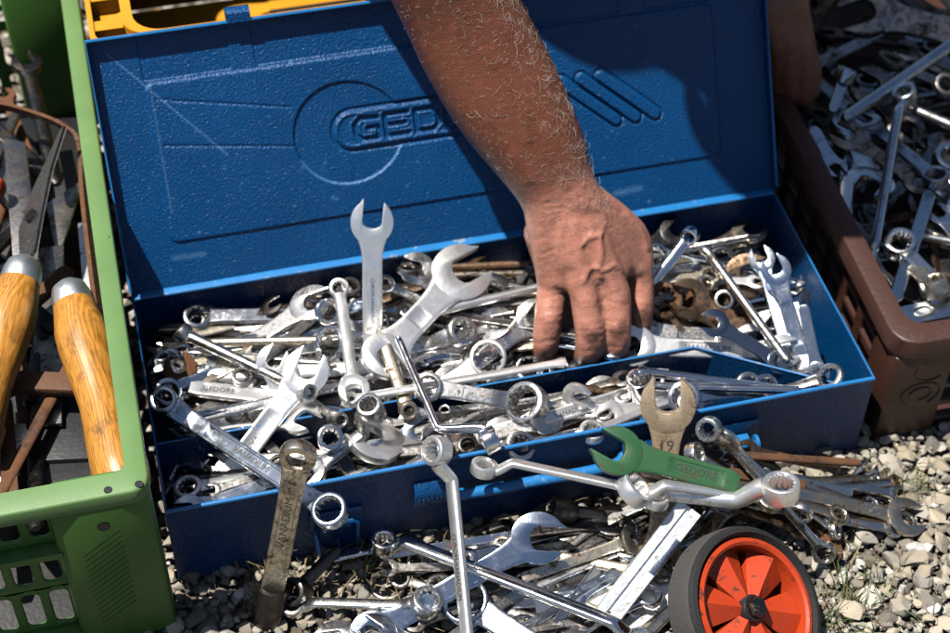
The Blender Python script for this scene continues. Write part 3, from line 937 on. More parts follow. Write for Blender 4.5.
def make_wrench(name, P0, P1, A, B, w, t, sec, mat, nrm, roll=0, rec=0.0, text=None, text_mat='stamp', tpos=.5, trot=False, label=None, cat='wrench', group=None, bri=1.0, flip=False, bow=0.0):
    """A, B: dict(kind 'jaw' | 'ring' | 'socket' | 'end', D, gap/bore, ang, tilt, crank h, run, t)"""
    P0, P1 = Vector(P0), Vector(P1)
    hA, hB = A.get('h', 0.0), B.get('h', 0.0)
    d = (P1 - P0); dl = d.length; u = d / dl
    n = Vector(nrm); n = n - u * n.dot(u)
    n = n.normalized() if n.length > 1e-4 else u.orthogonal().normalized()
    n = Matrix.Rotation(R_(roll), 3, u) @ n
    ey = n.cross(u).normalized()
    Lp = math.sqrt(max(1e-8, dl * dl - (hB - hA) ** 2)); ph = math.atan2(hB - hA, Lp)
    ex = math.cos(ph) * u - math.sin(ph) * n
    ez = math.sin(ph) * u + math.cos(ph) * n
    Rm = Matrix((ex, ey, ez)).transposed().to_4x4()
    org = P0 - ez * hA
    Mx = Matrix.Translation(org) @ Rm
    root = thing(name, label, cat, group=group, M=Mx)
    mats = [M[mat], M[text_mat]]
    # ---- shank
    ks = []
    def end_pts(E, x0, sgn):
        D = E.get('D', w); h = E.get('h', 0.0); run = E.get('run', abs(h) * 1.1 + .2 * D if h else 0)
        k = E['kind']
        if k == 'end':
            return [(x0, h, E.get('w1', .55), E.get('t1', .8), 0), (x0 + sgn * w * .14, h, E.get('w1', .55) * .5 + .44, .95, 0), (x0 + sgn * w * .42, h, max(1, E.get('w1', 1)), 1, 0)]
        s0 = .80 if k == 'jaw' else .90
        neck = {'jaw': 1.42, 'ring': 1.18, 'socket': 1.0}[k]
        out = []
        xs = x0 + sgn * D / 2 * s0
        if h:
            nk = 9
            tilt = R_(E.get('tilt', 0))
            for i in range(nk + 1):
                q = i / nk
                g = .35 * q + .65 * (q * q * (3 - 2 * q))
                out.append((xs + sgn * run * q, h * (1 - g), neck + (1 - neck) * q, E.get('neck_t', 1.2) + (1 - E.get('neck_t', 1.2)) * q, 0))
            out.append((xs + sgn * (run + w * .8), 0, 1, 1, 0))
        else:
            out = [(xs, 0, neck, 1.0, 0), (xs + sgn * D * .10, 0, 1 + (neck - 1) * .62, 1, 0), (xs + sgn * D * .24, 0, 1 + (neck - 1) * .25, 1, 0), (xs + sgn * D * .42, 0, 1.02, 1, 0)]
            if k == 'jaw': out.append((xs + sgn * D * .55, 0, 1, 1, 0))
        return out
    ea = end_pts(A, 0, 1); eb = end_pts(B, Lp, -1)
    xa, xb = ea[-1][0], eb[-1][0]
    mid = []
    if xb > xa:
        span = xb - xa
        for q in (.04, .08, .10, .2, .35, .5, .65, .8, .90, .92, .96):
            mid.append((xa + span * q, bow * math.sin(PI * q), 1, 1, rec if .09 < q < .91 else 0))
    path = ea + mid + eb[::-1]
    rings = []
    for i, (x, z, wm, tm, rc) in enumerate(path):
        p, q = path[max(i - 1, 0)], path[min(i + 1, len(path) - 1)]
        tx, tz = q[0] - p[0], q[1] - p[1]
        l = math.hypot(tx, tz) or 1
        nx, nz = -tz / l, tx / l
        if tx < 0: nx, nz = -nx, -nz
        rings.append([Vector((x + nx * zz, yy, z + nz * zz)) for yy, zz in sect(sec, w * wm, t * tm, rc)])
    mb = MB(); mb.loft(rings)
    if text and xb > xa:
        vs, fs = text_geo(text, 1.0)
        wx = max(p.x for p in vs) - min(p.x for p in vs); wy = max(p.y for p in vs) - min(p.y for p in vs)
        if trot: s = w * .46 / wx
        else: s = min((xb - xa) * .62 / wx, w * .34 / wy)
        vs = [p * s for p in vs]
        if trot: vs = [Vector((p.y, -p.x, p.z)) for p in vs]
        zt = t / 2 - rec * t + .00012
        sg = -1 if flip else 1
        xo = xa + (xb - xa) * tpos
        if tpos < 0: xo, zt = -tpos * A['D'], t / 2 + .00012
        mb.add([Vector((xo + sg * p.x, sg * p.y, zt + (.00010 if p.z > 0 else -.0003))) for p in vs], fs, mi=1)
    mb.build('shank', mats, root)
    # ---- heads
    for E, x0, sg in ((A, 0.0, -1), (B, Lp, 1)):
        k = E['kind']
        if k == 'end': continue
        D = E['D']; h = E.get('h', 0.0)
        if k == 'jaw':
            th = E.get('t', t * 1.12)
            Hm = Matrix.Translation((x0, 0, h)) @ Matrix.Rotation(0 if sg > 0 else PI, 4, 'Z') @ Matrix.Rotation(R_(E.get('tilt', 0)), 4, 'Y') @ Matrix.Rotation(R_(E.get('ang', 15)), 4, 'Z')
            mb = MB(); mb.prism(jaw_outline(D / 2, E.get('gap', .44 * D)), -th / 2, th / 2, bev=min(.14 * th, .0007), M=Hm)
            mb.build('open_jaw', M[E.get('mat', mat)], root)
        else:
            th = E.get('t', D * (.36 if k == 'ring' else 1.1))
            Hm = Matrix.Translation((x0, 0, h)) @ Matrix.Rotation(R_(E.get('tilt', 0)) * sg, 4, 'Y')
            if k == 'socket': Hm = Matrix.Translation((x0, 0, h)) @ Matrix.Rotation(R_(E.get('tilt', 90)) * sg, 4, 'Y')
            rows = ring_rows(D / 2, E.get('bore', D * .31), th, E.get('npt', 12))
            mb = MB(); mb.loft([[Hm @ Vector((x, y, z)) for x, y in r] for r, z in rows], closed=True)
            mb.build('ring_head' if k == 'ring' else 'socket_head', M[E.get('mat', mat)], root)
    paint_seed(root, bri)
    return root


def E_(spec, p, wpx_scale):
    """short head spec -> dict. ('o', D_px, {..}) jaw, ('r', D_px, {..}) ring, ('s', ..) socket, ('e', {...}) plain end"""
    if spec[0] == 'e':
        d = {'kind': 'end'}; d.update(spec[1] if len(spec) > 1 else {}); return d
    d = {'kind': {'o': 'jaw', 'r': 'ring', 's': 'socket'}[spec[0]], 'D': spec[1] * wpx_scale}
    ex = dict(spec[2]) if len(spec) > 2 else {}
    for k in ('h', 'run', 't', 'bore', 'gap'):
        if k in ex: ex[k] = ex[k] * wpx_scale
    d.update(ex)
    return d

WLOG = []
def W(name, a, b, w, A, B, mat, label, sec='flat', n='up', roll=0, t=None, rec=0.0, text=None, bri=None, group=None, cat='wrench', tm='stamp', flip=False, bow=0, tpos=.5, trot=False):
    P0, P1 = at(*a), at(*b)
    s = (pxm(P0) + pxm(P1)) / 2
    nn = {'up': Vector((0, 0, 1)), 'cam': to_cam((P0 + P1) / 2), 'mid': Vector((0, -.5, .85)), 'left': Vector((-1, -.2, .4)), 'front': Vector((0, -1, .25))}[n] if isinstance(n, str) else Vector(n)
    ww = w * s
    tt = (t * s) if t else ww * {'flat': .36, 'oval': .62, 'round': 1.0}[sec]
    WLOG.append((label, round((P1 - P0).length, 3), P0, P1))
    return make_wrench(name, P0, P1, E_(A, P0, s), E_(B, P1, s), ww, tt, sec, mat, nn, roll, rec, text, tm, tpos, trot, label, cat, group, bri if bri is not None else random.uniform(.85, 1.05), flip, bow * s)

OE, RW, CW, SW = 'open_end_wrench', 'ring_wrench', 'combination_wrench', 'socket_wrench'
# ================================================================ wrenches that show, in the toolbox
BOXG = 'wrenches heaped in the blue toolbox'
def T(*a, **k): return W(*a, group=BOXG, **k)
T(OE, (372, 222, .150), (373, 372, .055), 20, ('o', 44, {'ang': -6}), ('o', 38), 'bright', 'bright open-end wrench standing upright against the blue lid', n='cam', rec=.10, text='CHROM-VANADIUM', bri=1.08)
T(OE, (461, 273, .100), (384, 356, .088), 26, ('o', 62, {'ang': -17}), ('o', 46, {'ang': 78}), 'bright', 'largest bright open-end wrench lying aslant with its jaw above the pile', n='mid', rec=.05, bri=1.08)
T(OE, (306, 372, .092), (212, 497, .040), 22, ('o', 47, {'ang': 16}), ('o', 40), 'bright', 'bright open-end wrench with jaw up, shank running to the front left corner', n='mid', rec=.08, text='VANADIUM', tpos=.8, bri=1.1)
T(OE, (273, 362, .084), (284, 425, .05), 16, ('o', 34, {'ang': -35}), ('o', 30), 'bright', 'small bright open jaw just left of the big upturned jaw', n='mid', bri=1.1)
T(RW, (183, 333, .086), (284, 381, .078), 11, ('r', 20, {'tilt': 62, 't': 11}), ('e',), 'satin', 'slim round-shank wrench with chipped crown head at the left end of the tray', sec='round')
T(CW, (190, 388, .074), (302, 401, .068), 17, ('e', {'w1': .8}), ('o', 34), 'bright', 'flat wrench with rounded lettered end pointing left', rec=.10, text='GEDORE', tpos=.3, bri=1.05)
T(RW, (165, 402, .086), (330, 511, .094), 19, ('r', 28, {'h': 10, 't': 24, 'tilt': -20}), ('r', 35, {'t': 15, 'bore': 12, 'tilt': 8}), 'blued', 'cool grey ring wrench overhanging the front rim above the left hasp', n='mid', rec=.14, text='VANADIUM')
T(OE, (184, 470, .042), (262, 366, .050), 14, ('o', 34, {'ang': 12}), ('o', 28), 'blued', 'shaded grey open-end wrench low in the front left corner of the tray')
T(OE, (180, 368, .070), (190, 465, .025), 15, ('o', 33), ('e',), 'rust', 'rusty brown open-end wrench standing at the left wall of the tray', n='cam')
T(RW, (461, 332, .088), (388, 356, .074), 14, ('r', 30, {'h': 12, 't': 16, 'tilt': 18}), ('r', 24), 'satin', 'offset ring wrench whose bent neck shows right of the big aslant wrench', sec='oval', n='mid')
T(RW, (398, 338, .116), (490, 440, .104), 12, ('e',), ('r', 27, {'h': 42, 'run': 22, 't': 15, 'npt': 6}), 'chrome', 'long polished cranked wrench bending right over the front rim', sec='oval', n=(.95, -.25, .12))
T(RW, (350, 399, .090), (566, 362, .086), 9, ('r', 16), ('e', {'w1': 1.5}), 'bright', 'slender bright rod wrench lying across the middle of the pile', sec='oval')
T(CW, (488, 358, .080), (416, 402, .058), 15, ('r', 37, {'t': 8, 'bore': 13.5}), ('o', 34), 'bright', 'flat bright ring wrench under the slender rod, ring facing up', n='mid')
T(OE, (535, 318, .080), (450, 383, .064), 18, ('o', 40), ('o', 36), 'satin', 'wrench with red lettering sunk in its shank left of the hand', rec=.14, text='VANADIUM', tm='stamp_red', flip=True, n='mid')
T(RW, (426, 314, .090), (545, 286, .084), 9, ('e',), ('e',), 'bright', 'thin bright round bar behind the big aslant wrench', sec='round')
T(SW, (497, 283, .078), (550, 294, .070), 9, ('s', 17, {'tilt': 78}), ('e',), 'satin', 'small socket wrench end pointing left beside the wrist', sec='round')
T(OE, (494, 325, .076), (436, 345, .058), 18, ('o', 42, {'ang': -12}), ('o', 36), 'satin', 'grey open jaw lying flat between the offset ring and the red-lettered wrench')
T(RW, (527, 404, .086), (428, 387, .096), 16, ('r', 43, {'tilt': -30, 't': 21, 'bore': 14.5, 'h': -4, 'run': 18}), ('r', 30, {'t': 12}), 'satin', 'thick-necked satin ring wrench resting on the divider with its big ring tilted', text='14', tpos=.7, n='mid')
T(RW, (371, 410, .104), (308, 474, .070), 15, ('r', 26, {'h': 26, 't': 24, 'run': 6, 'bore': 8}), ('o', 38), 'satin', 'deep offset ring wrench with rust-stained bore pointing up', sec='oval')
T(OE, (374, 440, .074), (470, 452, .048), 24, ('o', 56, {'ang': -25}), ('o', 44), 'bright', 'broad bright open jaw facing left in the front compartment')
T(RW, (433, 452, .082), (392, 478, .064), 11, ('r', 19, {'t': 9}), ('e',), 'satin', 'tiny ring wrench at the front rim below the dark jaw', sec='oval')
T(OE, (440, 438, .072), (498, 428, .056), 16, ('o', 38, {'ang': 20}), ('o', 32), 'satin', 'dull open jaw hooked round the tiny ring')
T(RW, (408, 410, .080), (380, 330, .094), 14, ('r', 18, {'tilt': 42, 't': 13}), ('e',), 'bronze', 'brassy ring wrench pointing down over the divider', sec='oval', n='mid')
T(CW, (354, 390, .098), (339, 288, .104), 12, ('o', 32, {'ang': 0, 'gap': 15}), ('r', 20, {'tilt': -32, 't': 10}), 'bright', 'combination wrench lying toward the viewer, small ring at its far end', sec='oval', n='cam')
T(RW, (330, 344, .092), (292, 352, .07), 9, ('r', 36, {'t': 8, 'bore': 14}), ('e',), 'chrome', 'thin chrome ring looped over the combination wrench', n='mid')
T(OE, (311, 304, .080), (238, 352, .058), 18, ('o', 43, {'ang': -18}), ('o', 34), 'satin', 'satin open jaw facing right against the back wall')
T(RW, (328, 312, .086), (372, 336, .066), 10, ('r', 27, {'t': 10}), ('e',), 'chrome', 'chrome ring caught in the satin jaw near the back wall', n='mid')
T(OE, (417, 269, .092), (452, 308, .072), 14, ('o', 35, {'ang': 34}), ('o', 30), 'satin', 'open jaw facing left just behind the biggest wrench head', n='mid')
T(RW, (385, 284, .094), (428, 304, .078), 10, ('r', 18, {'t': 10}), ('e',), 'satin', 'small ring wrench right of the upright wrench shank', sec='oval', n='mid')
T(SW, (307, 393, .088), (282, 376, .078), 9, ('s', 17, {'tilt': 60}), ('e',), 'satin', 'little hexagon socket under the big upturned jaw', sec='round')
T(SW, (337, 419, .082), (308, 399, .072), 9, ('s', 16, {'tilt': 74}), ('e',), 'satin', 'little tube socket lying over the blue divider', sec='oval')
T(OE, (302, 418, .074), (252, 428, .056), 16, ('o', 40, {'ang': -32}), ('o', 32), 'bright', 'white-bright open jaw facing down right beside the divider')
T(RW, (332, 340, .082), (196, 343, .070), 9, ('e',), ('e',), 'bronze', 'long thin rust-flecked rod lying level behind the upturned jaws', sec='round')
T(OE, (258, 352, .072), (172, 398, .056), 16, ('o', 34), ('o', 30), 'bronze', 'yellowed wrench shank running to the left wall of the tray', rec=.12)
T(OE, (272, 306, .070), (200, 338, .046), 9, ('o', 22, {'ang': 10}), ('e',), 'dark', 'small dark wrench lying along the back wall of the tray')
T(RW, (300, 318, .066), (205, 352, .046), 8, ('r', 22), ('e',), 'dark', 'dark rod-shanked ring wrench in the shade of the back wall')
T(RW, (430, 268, .080), (545, 263, .072), 7, ('e',), ('e',), 'brown', 'thin brown rod behind the hand along the back wall', sec='round')
T(RW, (436, 276, .074), (545, 273, .068), 8, ('e',), ('e',), 'bronze', 'brassy rod lying just in front of the thin brown rod', sec='round')
T(OE, (256, 395, .064), (175, 492, .03), 15, ('o', 30), ('o', 28), 'bright', 'straight bright shank crossing under the cool grey wrench', rec=.1)
T(OE, (200, 425, .060), (335, 412, .052), 20, ('o', 38), ('o', 38), 'bright', 'wide bright flat shank lying level near the front left', rec=.05)
T(RW, (236, 415, .06), (305, 480, .05), 12, ('r', 24), ('o', 26), 'dull', 'grey wrench lying under the crossing shanks at the front left')
T(OE, (345, 455, .060), (255, 480, .045), 14, ('o', 36, {'ang': 20}), ('o', 30), 'satin', 'grey wrench low behind the dirty leaning ring wrench')
T(RW, (330, 438, .088), (352, 475, .06), 13, ('r', 26, {'t': 18, 'tilt': 30}), ('e',), 'chrome', 'chrome ring end turned edge-on left of the broad jaw', n='mid')
# right of the hand
T(RW, (655, 257, .088), (630, 332, .066), 14, ('r', 28, {'t': 9, 'bore': 9.5}), ('o', 30), 'chrome', 'chrome ring wrench peeping out right of the knuckles', n='mid')
T(RW, (690, 236, .108), (650, 288, .082), 11, ('r', 18, {'tilt': -38, 't': 11}), ('e',), 'chrome', 'bent-neck chrome ring wrench with its small ring held highest', sec='oval', n='mid')
T(RW, (704, 247, .094), (788, 362, .078), 9, ('e', {'w1': 1.6, 't1': .7}), ('e',), 'satin', 'long straight round bar sloping to the divider right of the hand', sec='round')
T(OE, (776, 270, .098), (808, 374, .050), 15, ('o', 31, {'ang': 8}), ('o', 28), 'blued', 'cool grey open-end wrench leaning on the right wall, jaw up', n='cam', rec=.1, bri=1.1)
T(OE, (762, 259, .088), (790, 362, .050), 12, ('o', 27, {'ang': 5}), ('o', 24), 'blued', 'slimmer blue-grey wrench behind the one leaning on the right wall', n='cam', bri=.8)
T(OE, (803, 305, .088), (818, 374, .055), 11, ('e', {'w1': .7}), ('o', 24), 'chrome', 'chrome flat shank end standing by the right wall', n='cam')
T(OE, (794, 303, .082), (806, 372, .052), 10, ('e', {'w1': .9}), ('o', 22), 'bright', 'bright flat shank standing just left of the chrome one', n='cam')
T(OE, (747, 276, .072), (708, 322, .045), 22, ('o', 46, {'ang': -30}), ('o', 36), 'brown', 'dark brown-stained jaw opening right near the back right corner', n='mid')
T(OE, (689, 299, .082), (740, 335, .055), 20, ('o', 42, {'ang': 22}), ('o', 36), 'brown', 'rust-brown jaw opening to the upper left beside the round bar', n='mid')
T(OE, (683, 292, .070), (735, 325, .048), 20, ('o', 40, {'ang': 30}), ('o', 34), 'rust', 'rusty jaw nested just behind the rust-brown jaw', n='mid')
T(OE, (714, 323, .090), (780, 362, .070), 13, ('o', 29, {'ang': 24}), ('o', 26), 'blued', 'dark shiny open-end wrench with upturned jaw below the rusty jaws', n='mid', bri=.6)
T(OE, (634, 346, .070), (782, 352, .064), 18, ('o', 42), ('o', 36), 'bright', 'bright lettered wrench lying level along the divider', rec=.1, text='VANADIUM', tpos=.45, n='mid')
T(OE, (640, 330, .062), (752, 340, .058), 16, ('o', 36), ('o', 34), 'satin', 'satin wrench with sunk lettering behind the bright level one', rec=.14, text='GEDORE', tpos=.3, n='mid')
T(RW, (705, 284, .084), (755, 272, .066), 9, ('r', 18, {'t': 9}), ('e',), 'bronze', 'small yellowed ring in front of the brown jaw', n='mid')
T(RW, (722, 263, .074), (778, 302, .050), 9, ('r', 32, {'t': 8, 'bore': 12}), ('e',), 'dull', 'dull ring showing behind the long round bar', n='mid')
T(RW, (664, 301, .078), (702, 350, .050), 14, ('r', 36, {'t': 12, 'bore': 12}), ('r', 30), 'brown', 'brown ring wrench deep beside the fingers', n='mid')
T(RW, (752, 238, .070), (664, 253, .056), 8, ('e',), ('r', 20), 'dull', 'curved dull wrench lying along the back wall at the right', n='mid')
T(RW, (724, 300, .072), (684, 318, .06), 8, ('r', 20, {'t': 8}), ('e',), 'satin', 'little ring lying below the small yellowed ring', n='mid')
T(OE, (790, 285, .06), (740, 345, .04), 13, ('o', 28), ('o', 28), 'dull', 'dull wrench low under the leaning ones at the right')
T(OE, (735, 345, .062), (795, 365, .056), 15, ('o', 30, {'ang': -20}), ('o', 30), 'satin', 'satin jaw between the round bar and the divider')
# front compartment
T(OE, (416, 426, .060), (602, 394, .062), 18, ('o', 38), ('o', 38), 'satin', 'long wrench lettered along its sunk panel, front compartment', rec=.16, text='JUNIOR', tpos=.5, n='mid')
T(OE, (500, 433, .070), (660, 384, .070), 14, ('o', 32), ('o', 32), 'bright', 'slimmer lettered wrench in front of the long sunk-panel one', rec=.12, text='VANADIUM', tpos=.4, n='mid')
T(CW, (546, 418, .084), (468, 441, .064), 16, ('o', 36, {'tilt': 36}), ('r', 28), 'satin', 'grey wrench with twisted jaw at the middle of the front compartment', n='mid')
T(OE, (577, 396, .080), (548, 424, .045), 14, ('o', 29, {'ang': -55}), ('o', 26), 'bright', 'small pale jaw standing beside the divider', n='cam')
T(RW, (592, 432, .076), (690, 392, .068), 9, ('r', 26, {'t': 10}), ('e',), 'bright', 'thin bright wrench with ring end at the front rim', sec='oval')
T(RW, (520, 446, .078), (612, 425, .070), 10, ('r', 30, {'t': 10}), ('e',), 'satin', 'satin ring wrench along the inside of the front rim', sec='oval', n='mid')
T(SW, (640, 386, .082), (800, 390, .084), 9, ('s', 27, {'tilt': 8, 't': 26, 'npt': 6}), ('e',), 'chrome', 'chrome socket wrench with long round bar behind the tan jaw', sec='round')
T(RW, (637, 371, .092), (805, 392, .078), 9, ('e', {'w1': 1.7, 't1': 1.2}), ('e',), 'chrome', 'bent-ended chrome bar lying over the chrome socket', sec='round')
T(RW, (684, 398, .080), (765, 388, .068), 11, ('r', 33, {'t': 14, 'tilt': 28}), ('r', 28), 'chrome', 'chrome ring seen through the tan upright jaw', n='mid')
T(OE, (830, 377, .083), (765, 397, .066), 12, ('r', 28, {'t': 7, 'tilt': -20}), ('e',), 'satin', 'satin ring end propped in the front right corner of the tray', sec='oval')
T(RW, (580, 388, .070), (652, 396, .062), 10, ('e',), ('e',), 'brown', 'short brown bar beside the divider', sec='oval')
T(RW, (690, 404, .070), (748, 385, .070), 11, ('r', 28), ('r', 26), 'satin', 'satin ring wrench right of the tan jaw', n='mid')
T(OE, (610, 415, .070), (690, 395, .066), 14, ('o', 28), ('o', 28), 'bright', 'bright flat wrench behind the tan upright jaw', n='mid')

# ================================================================ wrenches leaning on or piled before the box
FG = 'wrenches leaning on and lying before the blue toolbox'
def F(*a, **k): return W(*a, group=FG, **k)
F(RW, (298, 456, .132), (270, 604, .014), 24, ('r', 36, {'tilt': -14, 't': 15, 'bore': 10, 'npt': 6}), ('s', 33, {'tilt': 90, 't': 46, 'mat': 'dark'}), 'bronze', 'dirty yellowed ring wrench leaning on the front left of the box', n='cam', rec=.12, text='VANADIUM', tpos=.38, flip=True)
F(RW, (437, 451, .100), (470, 668, .024), 15, ('r', 31, {'h': 17, 't': 17, 'run': 16, 'bore': 9.5}), ('r', 28), 'bright', 'long ring wrench sloping from the front rim toward the viewer', sec='oval', n=(-.8, -.35, .5), text='CHROM-VANADIUM')
F(OE, (668, 404, .108), (661, 560, .012), 26, ('o', 56, {'ang': 4}), ('o', 46), 'beige', 'tan discoloured open-end wrench marked 19 leaning on the front rim', n='cam', rec=.15, text='19', trot=True, tpos=-.74, flip=True)
F(OE, (617, 451, .106), (738, 484, .084), 24, ('o', 50, {'ang': -14, 'mat': 'green_paint'}), ('e', {'w1': .7}), 'green_paint', 'chipped green painted open-end wrench before the front rim', n='mid', rec=.10, text='GEDORE')
F(RW, (484, 468, .088), (655, 500, .078), 12, ('r', 27, {'h': -13, 'run': 16, 't': 12}), ('r', 28, {'h': -8}), 'bright', 'double offset ring wrench lying along the outside of the front rim', sec='oval', n=(0, .35, .9))
F(RW, (634, 490, .088), (760, 498, .076), 13, ('r', 37, {'h': -12, 'run': 12, 'tilt': -28, 't': 17}), ('e',), 'bright', 'bright ring wrench with wide tilted ring under the green wrench', sec='oval', n=(0, .2, .95))
F(RW, (622, 488, .070), (781, 489, .098), 17, ('e',), ('r', 36, {'h': 20, 'run': 28, 't': 19, 'bore': 12.5}), 'bright', 'thick polished offset wrench ending in an upturned ring at right', sec='round', n=(0, .25, .95))
F(RW, (709, 429, .104), (824, 552, .016), 10, ('r', 24, {'h': 14, 't': 15, 'tilt': 20}), ('r', 24), 'satin', 'long thin ring wrench sloping down over the gravel at right', sec='oval', n=(-.6, -.3, .6))
F(CW, (724, 440, .088), (800, 512, .040), 14, ('o', 32, {'ang': 20}), ('r', 26), 'satin', 'grey wrench with upturned jaw beside the tan wrench', n='left')
F(RW, (690, 470, .080), (838, 515, .030), 10, ('e',), ('r', 22), 'bronze', 'yellowed thin wrench fanning out to the right', sec='oval')
F(RW, (735, 455, .070), (860, 463, .030), 9, ('r', 18), ('e',), 'rust', 'dark rusty bar reaching toward the brown crate', sec='oval')
F(OE, (728, 466, .064), (852, 493, .022), 10, ('o', 24), ('e',), 'satin', 'thin grey wrench just below the rusty bar', n='mid')
F(OE, (762, 486, .048), (906, 517, .014), 13, ('e',), ('o', 42, {'ang': 14}), 'bronze', 'longest yellowed wrench lying out on the gravel, jaw at right', n=(0, -.2, 1))
F(RW, (790, 478, .040), (905, 522, .010), 9, ('e',), ('r', 22), 'dull', 'dull grey rod beside the longest yellowed wrench', sec='oval')
F(OE, (848, 474, .022), (829, 550, .010), 13, ('e',), ('o', 27, {'ang': 10}), 'rust', 'short rusty wrench lying crosswise on the gravel', n='mid')
F(OE, (867, 469, .014), (822, 502, .010), 9, ('o', 22, {'ang': 12}), ('e',), 'blued', 'small blue-grey jaw end on the gravel near the brown crate')
F(RW, (800, 505, .03), (735, 470, .05), 9, ('r', 24), ('e',), 'bronze', 'yellowed ring end under the polished upturned ring', sec='oval')
F(RW, (640, 470, .07), (770, 500, .05), 12, ('e',), ('r', 28), 'bronze', 'yellowed shank sandwiched under the green wrench', sec='oval')
F(OE, (660, 475, .062), (720, 500, .05), 16, ('o', 34), ('o', 30), 'dull', 'dull wrench hidden below the green wrench')
F(OE, (538, 538, .044), (372, 634, .012), 22, ('o', 54, {'ang': -34}), ('o', 46), 'blued', 'big grey open jaw on the gravel facing right before the box', rec=.12, bri=1.15, n='mid')
F(RW, (384, 543, .024), (640, 640, .030), 14, ('r', 27, {'h': -14, 'run': 14, 't': 15}), ('r', 28, {'h': -10}), 'chrome', 'long chrome offset ring wrench lying aslant at the bottom', sec='oval', n=(0, .2, .95))
F(RW, (466, 602, .020), (562, 664, .024), 24, ('r', 48, {'t': 13, 'bore': 18, 'npt': 0}), ('e',), 'blued', 'large plain ring crossed by the long sloping wrench', n='mid')
F(CW, (426, 603, .026), (293, 606, .012), 11, ('r', 31, {'t': 18, 'tilt': 20, 'h': 5}), ('r', 24, {'h': -8, 'run': 14}), 'satin', 'grey ring wrench with curved neck lying on the gravel at bottom left', sec='oval')
F(OE, (440, 588, .012), (330, 645, .008), 17, ('r', 30), ('o', 40), 'satin', 'grey wrench under the curved-neck ring wrench at bottom left', rec=.1)
F(OE, (613, 521, .024), (505, 534, .020), 17, ('o', 40, {'ang': -8}), ('o', 34), 'dark', 'blackened open-end wrench in the shade of the front wall', rec=.12, text='19', trot=True, tpos=.75)
F(SW, (562, 510, .030), (606, 517, .022), 14, ('s', 24, {'tilt': 76}), ('e',), 'dark', 'blackened tube socket in front of the box', sec='round')
F(OE, (478, 604, .008), (640, 536, .016), 13, ('o', 30), ('o', 30), 'dull', 'scratched grey wrench low in the front pile')
F(OE, (505, 600, .012), (626, 548, .018), 12, ('e',), ('r', 28), 'satin', 'satin ring wrench low in the front pile', sec='oval')
F(OE, (522, 578, .020), (632, 540, .026), 11, ('e',), ('o', 30, {'tilt': 40}), 'bronze', 'yellowed twisted-jaw wrench in the front pile', n='mid')
F(OE, (545, 588, .012), (640, 565, .012), 13, ('e',), ('o', 30), 'dark', 'dark lettered wrench in the front pile', rec=.12, text='VANADIUM')
F(RW, (440, 560, .012), (640, 545, .010), 11, ('r', 26), ('r', 26), 'dull', 'dull ring wrench lying level in the front pile')
F(OE, (388, 585, .006), (470, 552, .010), 8, ('r', 36, {'t': 7, 'bore': 14}), ('e',), 'dull', 'thin dull ring lying in the gravel before the box')
F(RW, (296, 592, .016), (338, 548, .024), 13, ('r', 29, {'t': 22, 'tilt': 30}), ('e',), 'dark', 'blackened ring wrench beside the foot of the dirty leaning one', sec='oval')
F(RW, (318, 562, .010), (395, 546, .012), 8, ('e',), ('r', 20), 'chrome', 'thin chrome bar along the foot of the front wall', sec='oval')
F(RW, (380, 556, .014), (530, 532, .018), 9, ('e',), ('e',), 'chrome', 'thin bar with red lettering behind the long sloping wrench', sec='flat', text='GEDORE', tm='stamp_red', n='mid', t=6)
F(OE, (338, 641, .014), (420, 668, .010), 20, ('o', 46, {'ang': 30}), ('o', 40), 'satin', 'grey open jaw at the bottom edge beside the gravel')
F(OE, (375, 634, .020), (470, 660, .012), 20, ('o', 44, {'ang': -20}), ('o', 40), 'blued', 'blue-grey jaw at the bottom edge right of the grey jaw')
F(OE, (575, 645, .02), (480, 628, .012), 14, ('o', 34), ('o', 30), 'dull', 'dull wrench at the bottom edge under the chrome offset one')
F(RW, (650, 500, .03), (560, 545, .014), 12, ('r', 26), ('o', 28), 'dull', 'dull grey ring wrench behind the aluminium bar')
F(RW, (690, 520, .016), (600, 560, .010), 12, ('o', 28), ('o', 28), 'satin', 'satin wrench lying under the aluminium bar')
F(OE, (730, 505, .03), (690, 560, .008), 11, ('o', 24), ('e',), 'bronze', 'yellowed wrench end just above the red wheel')

F(RW, (742, 462, .066), (835, 530, .020), 9, ('e',), ('r', 20, {'tilt': 30}), 'satin', 'thin grey ring wrench fanning out just above the red wheel', sec='oval')
F(OE, (748, 450, .060), (842, 470, .022), 9, ('o', 22), ('o', 22), 'brown', 'thin brown wrench lying close under the rusty bar', n='mid')
F(RW, (775, 492, .045), (870, 505, .018), 8, ('e',), ('r', 20), 'chrome', 'thin chrome bar lying beside the longest yellowed wrench', sec='round')
F(OE, (716, 470, .070), (805, 485, .040), 10, ('o', 24), ('e',), 'rust', 'short rusty wrench tucked under the upturned ring at right', n='mid')
F(RW, (700, 495, .050), (800, 530, .016), 9, ('e',), ('o', 22), 'brown', 'brown wrench lying between the upturned ring and the wheel', sec='oval')
F(OE, (880, 508, .012), (800, 492, .030), 10, ('r', 22), ('e',), 'dark', 'blackened wrench lying under the longest yellowed wrench', n='mid')
F(RW, (715, 440, .080), (780, 470, .050), 8, ('r', 20, {'tilt': 40}), ('e',), 'dark', 'dark thin wrench beside the upturned grey jaw', sec='oval')
F(RW, (695, 455, .085), (735, 478, .070), 10, ('r', 26, {'tilt': -30, 't': 12}), ('e',), 'satin', 'satin ring wrench lying behind the green wrench end', sec='oval')

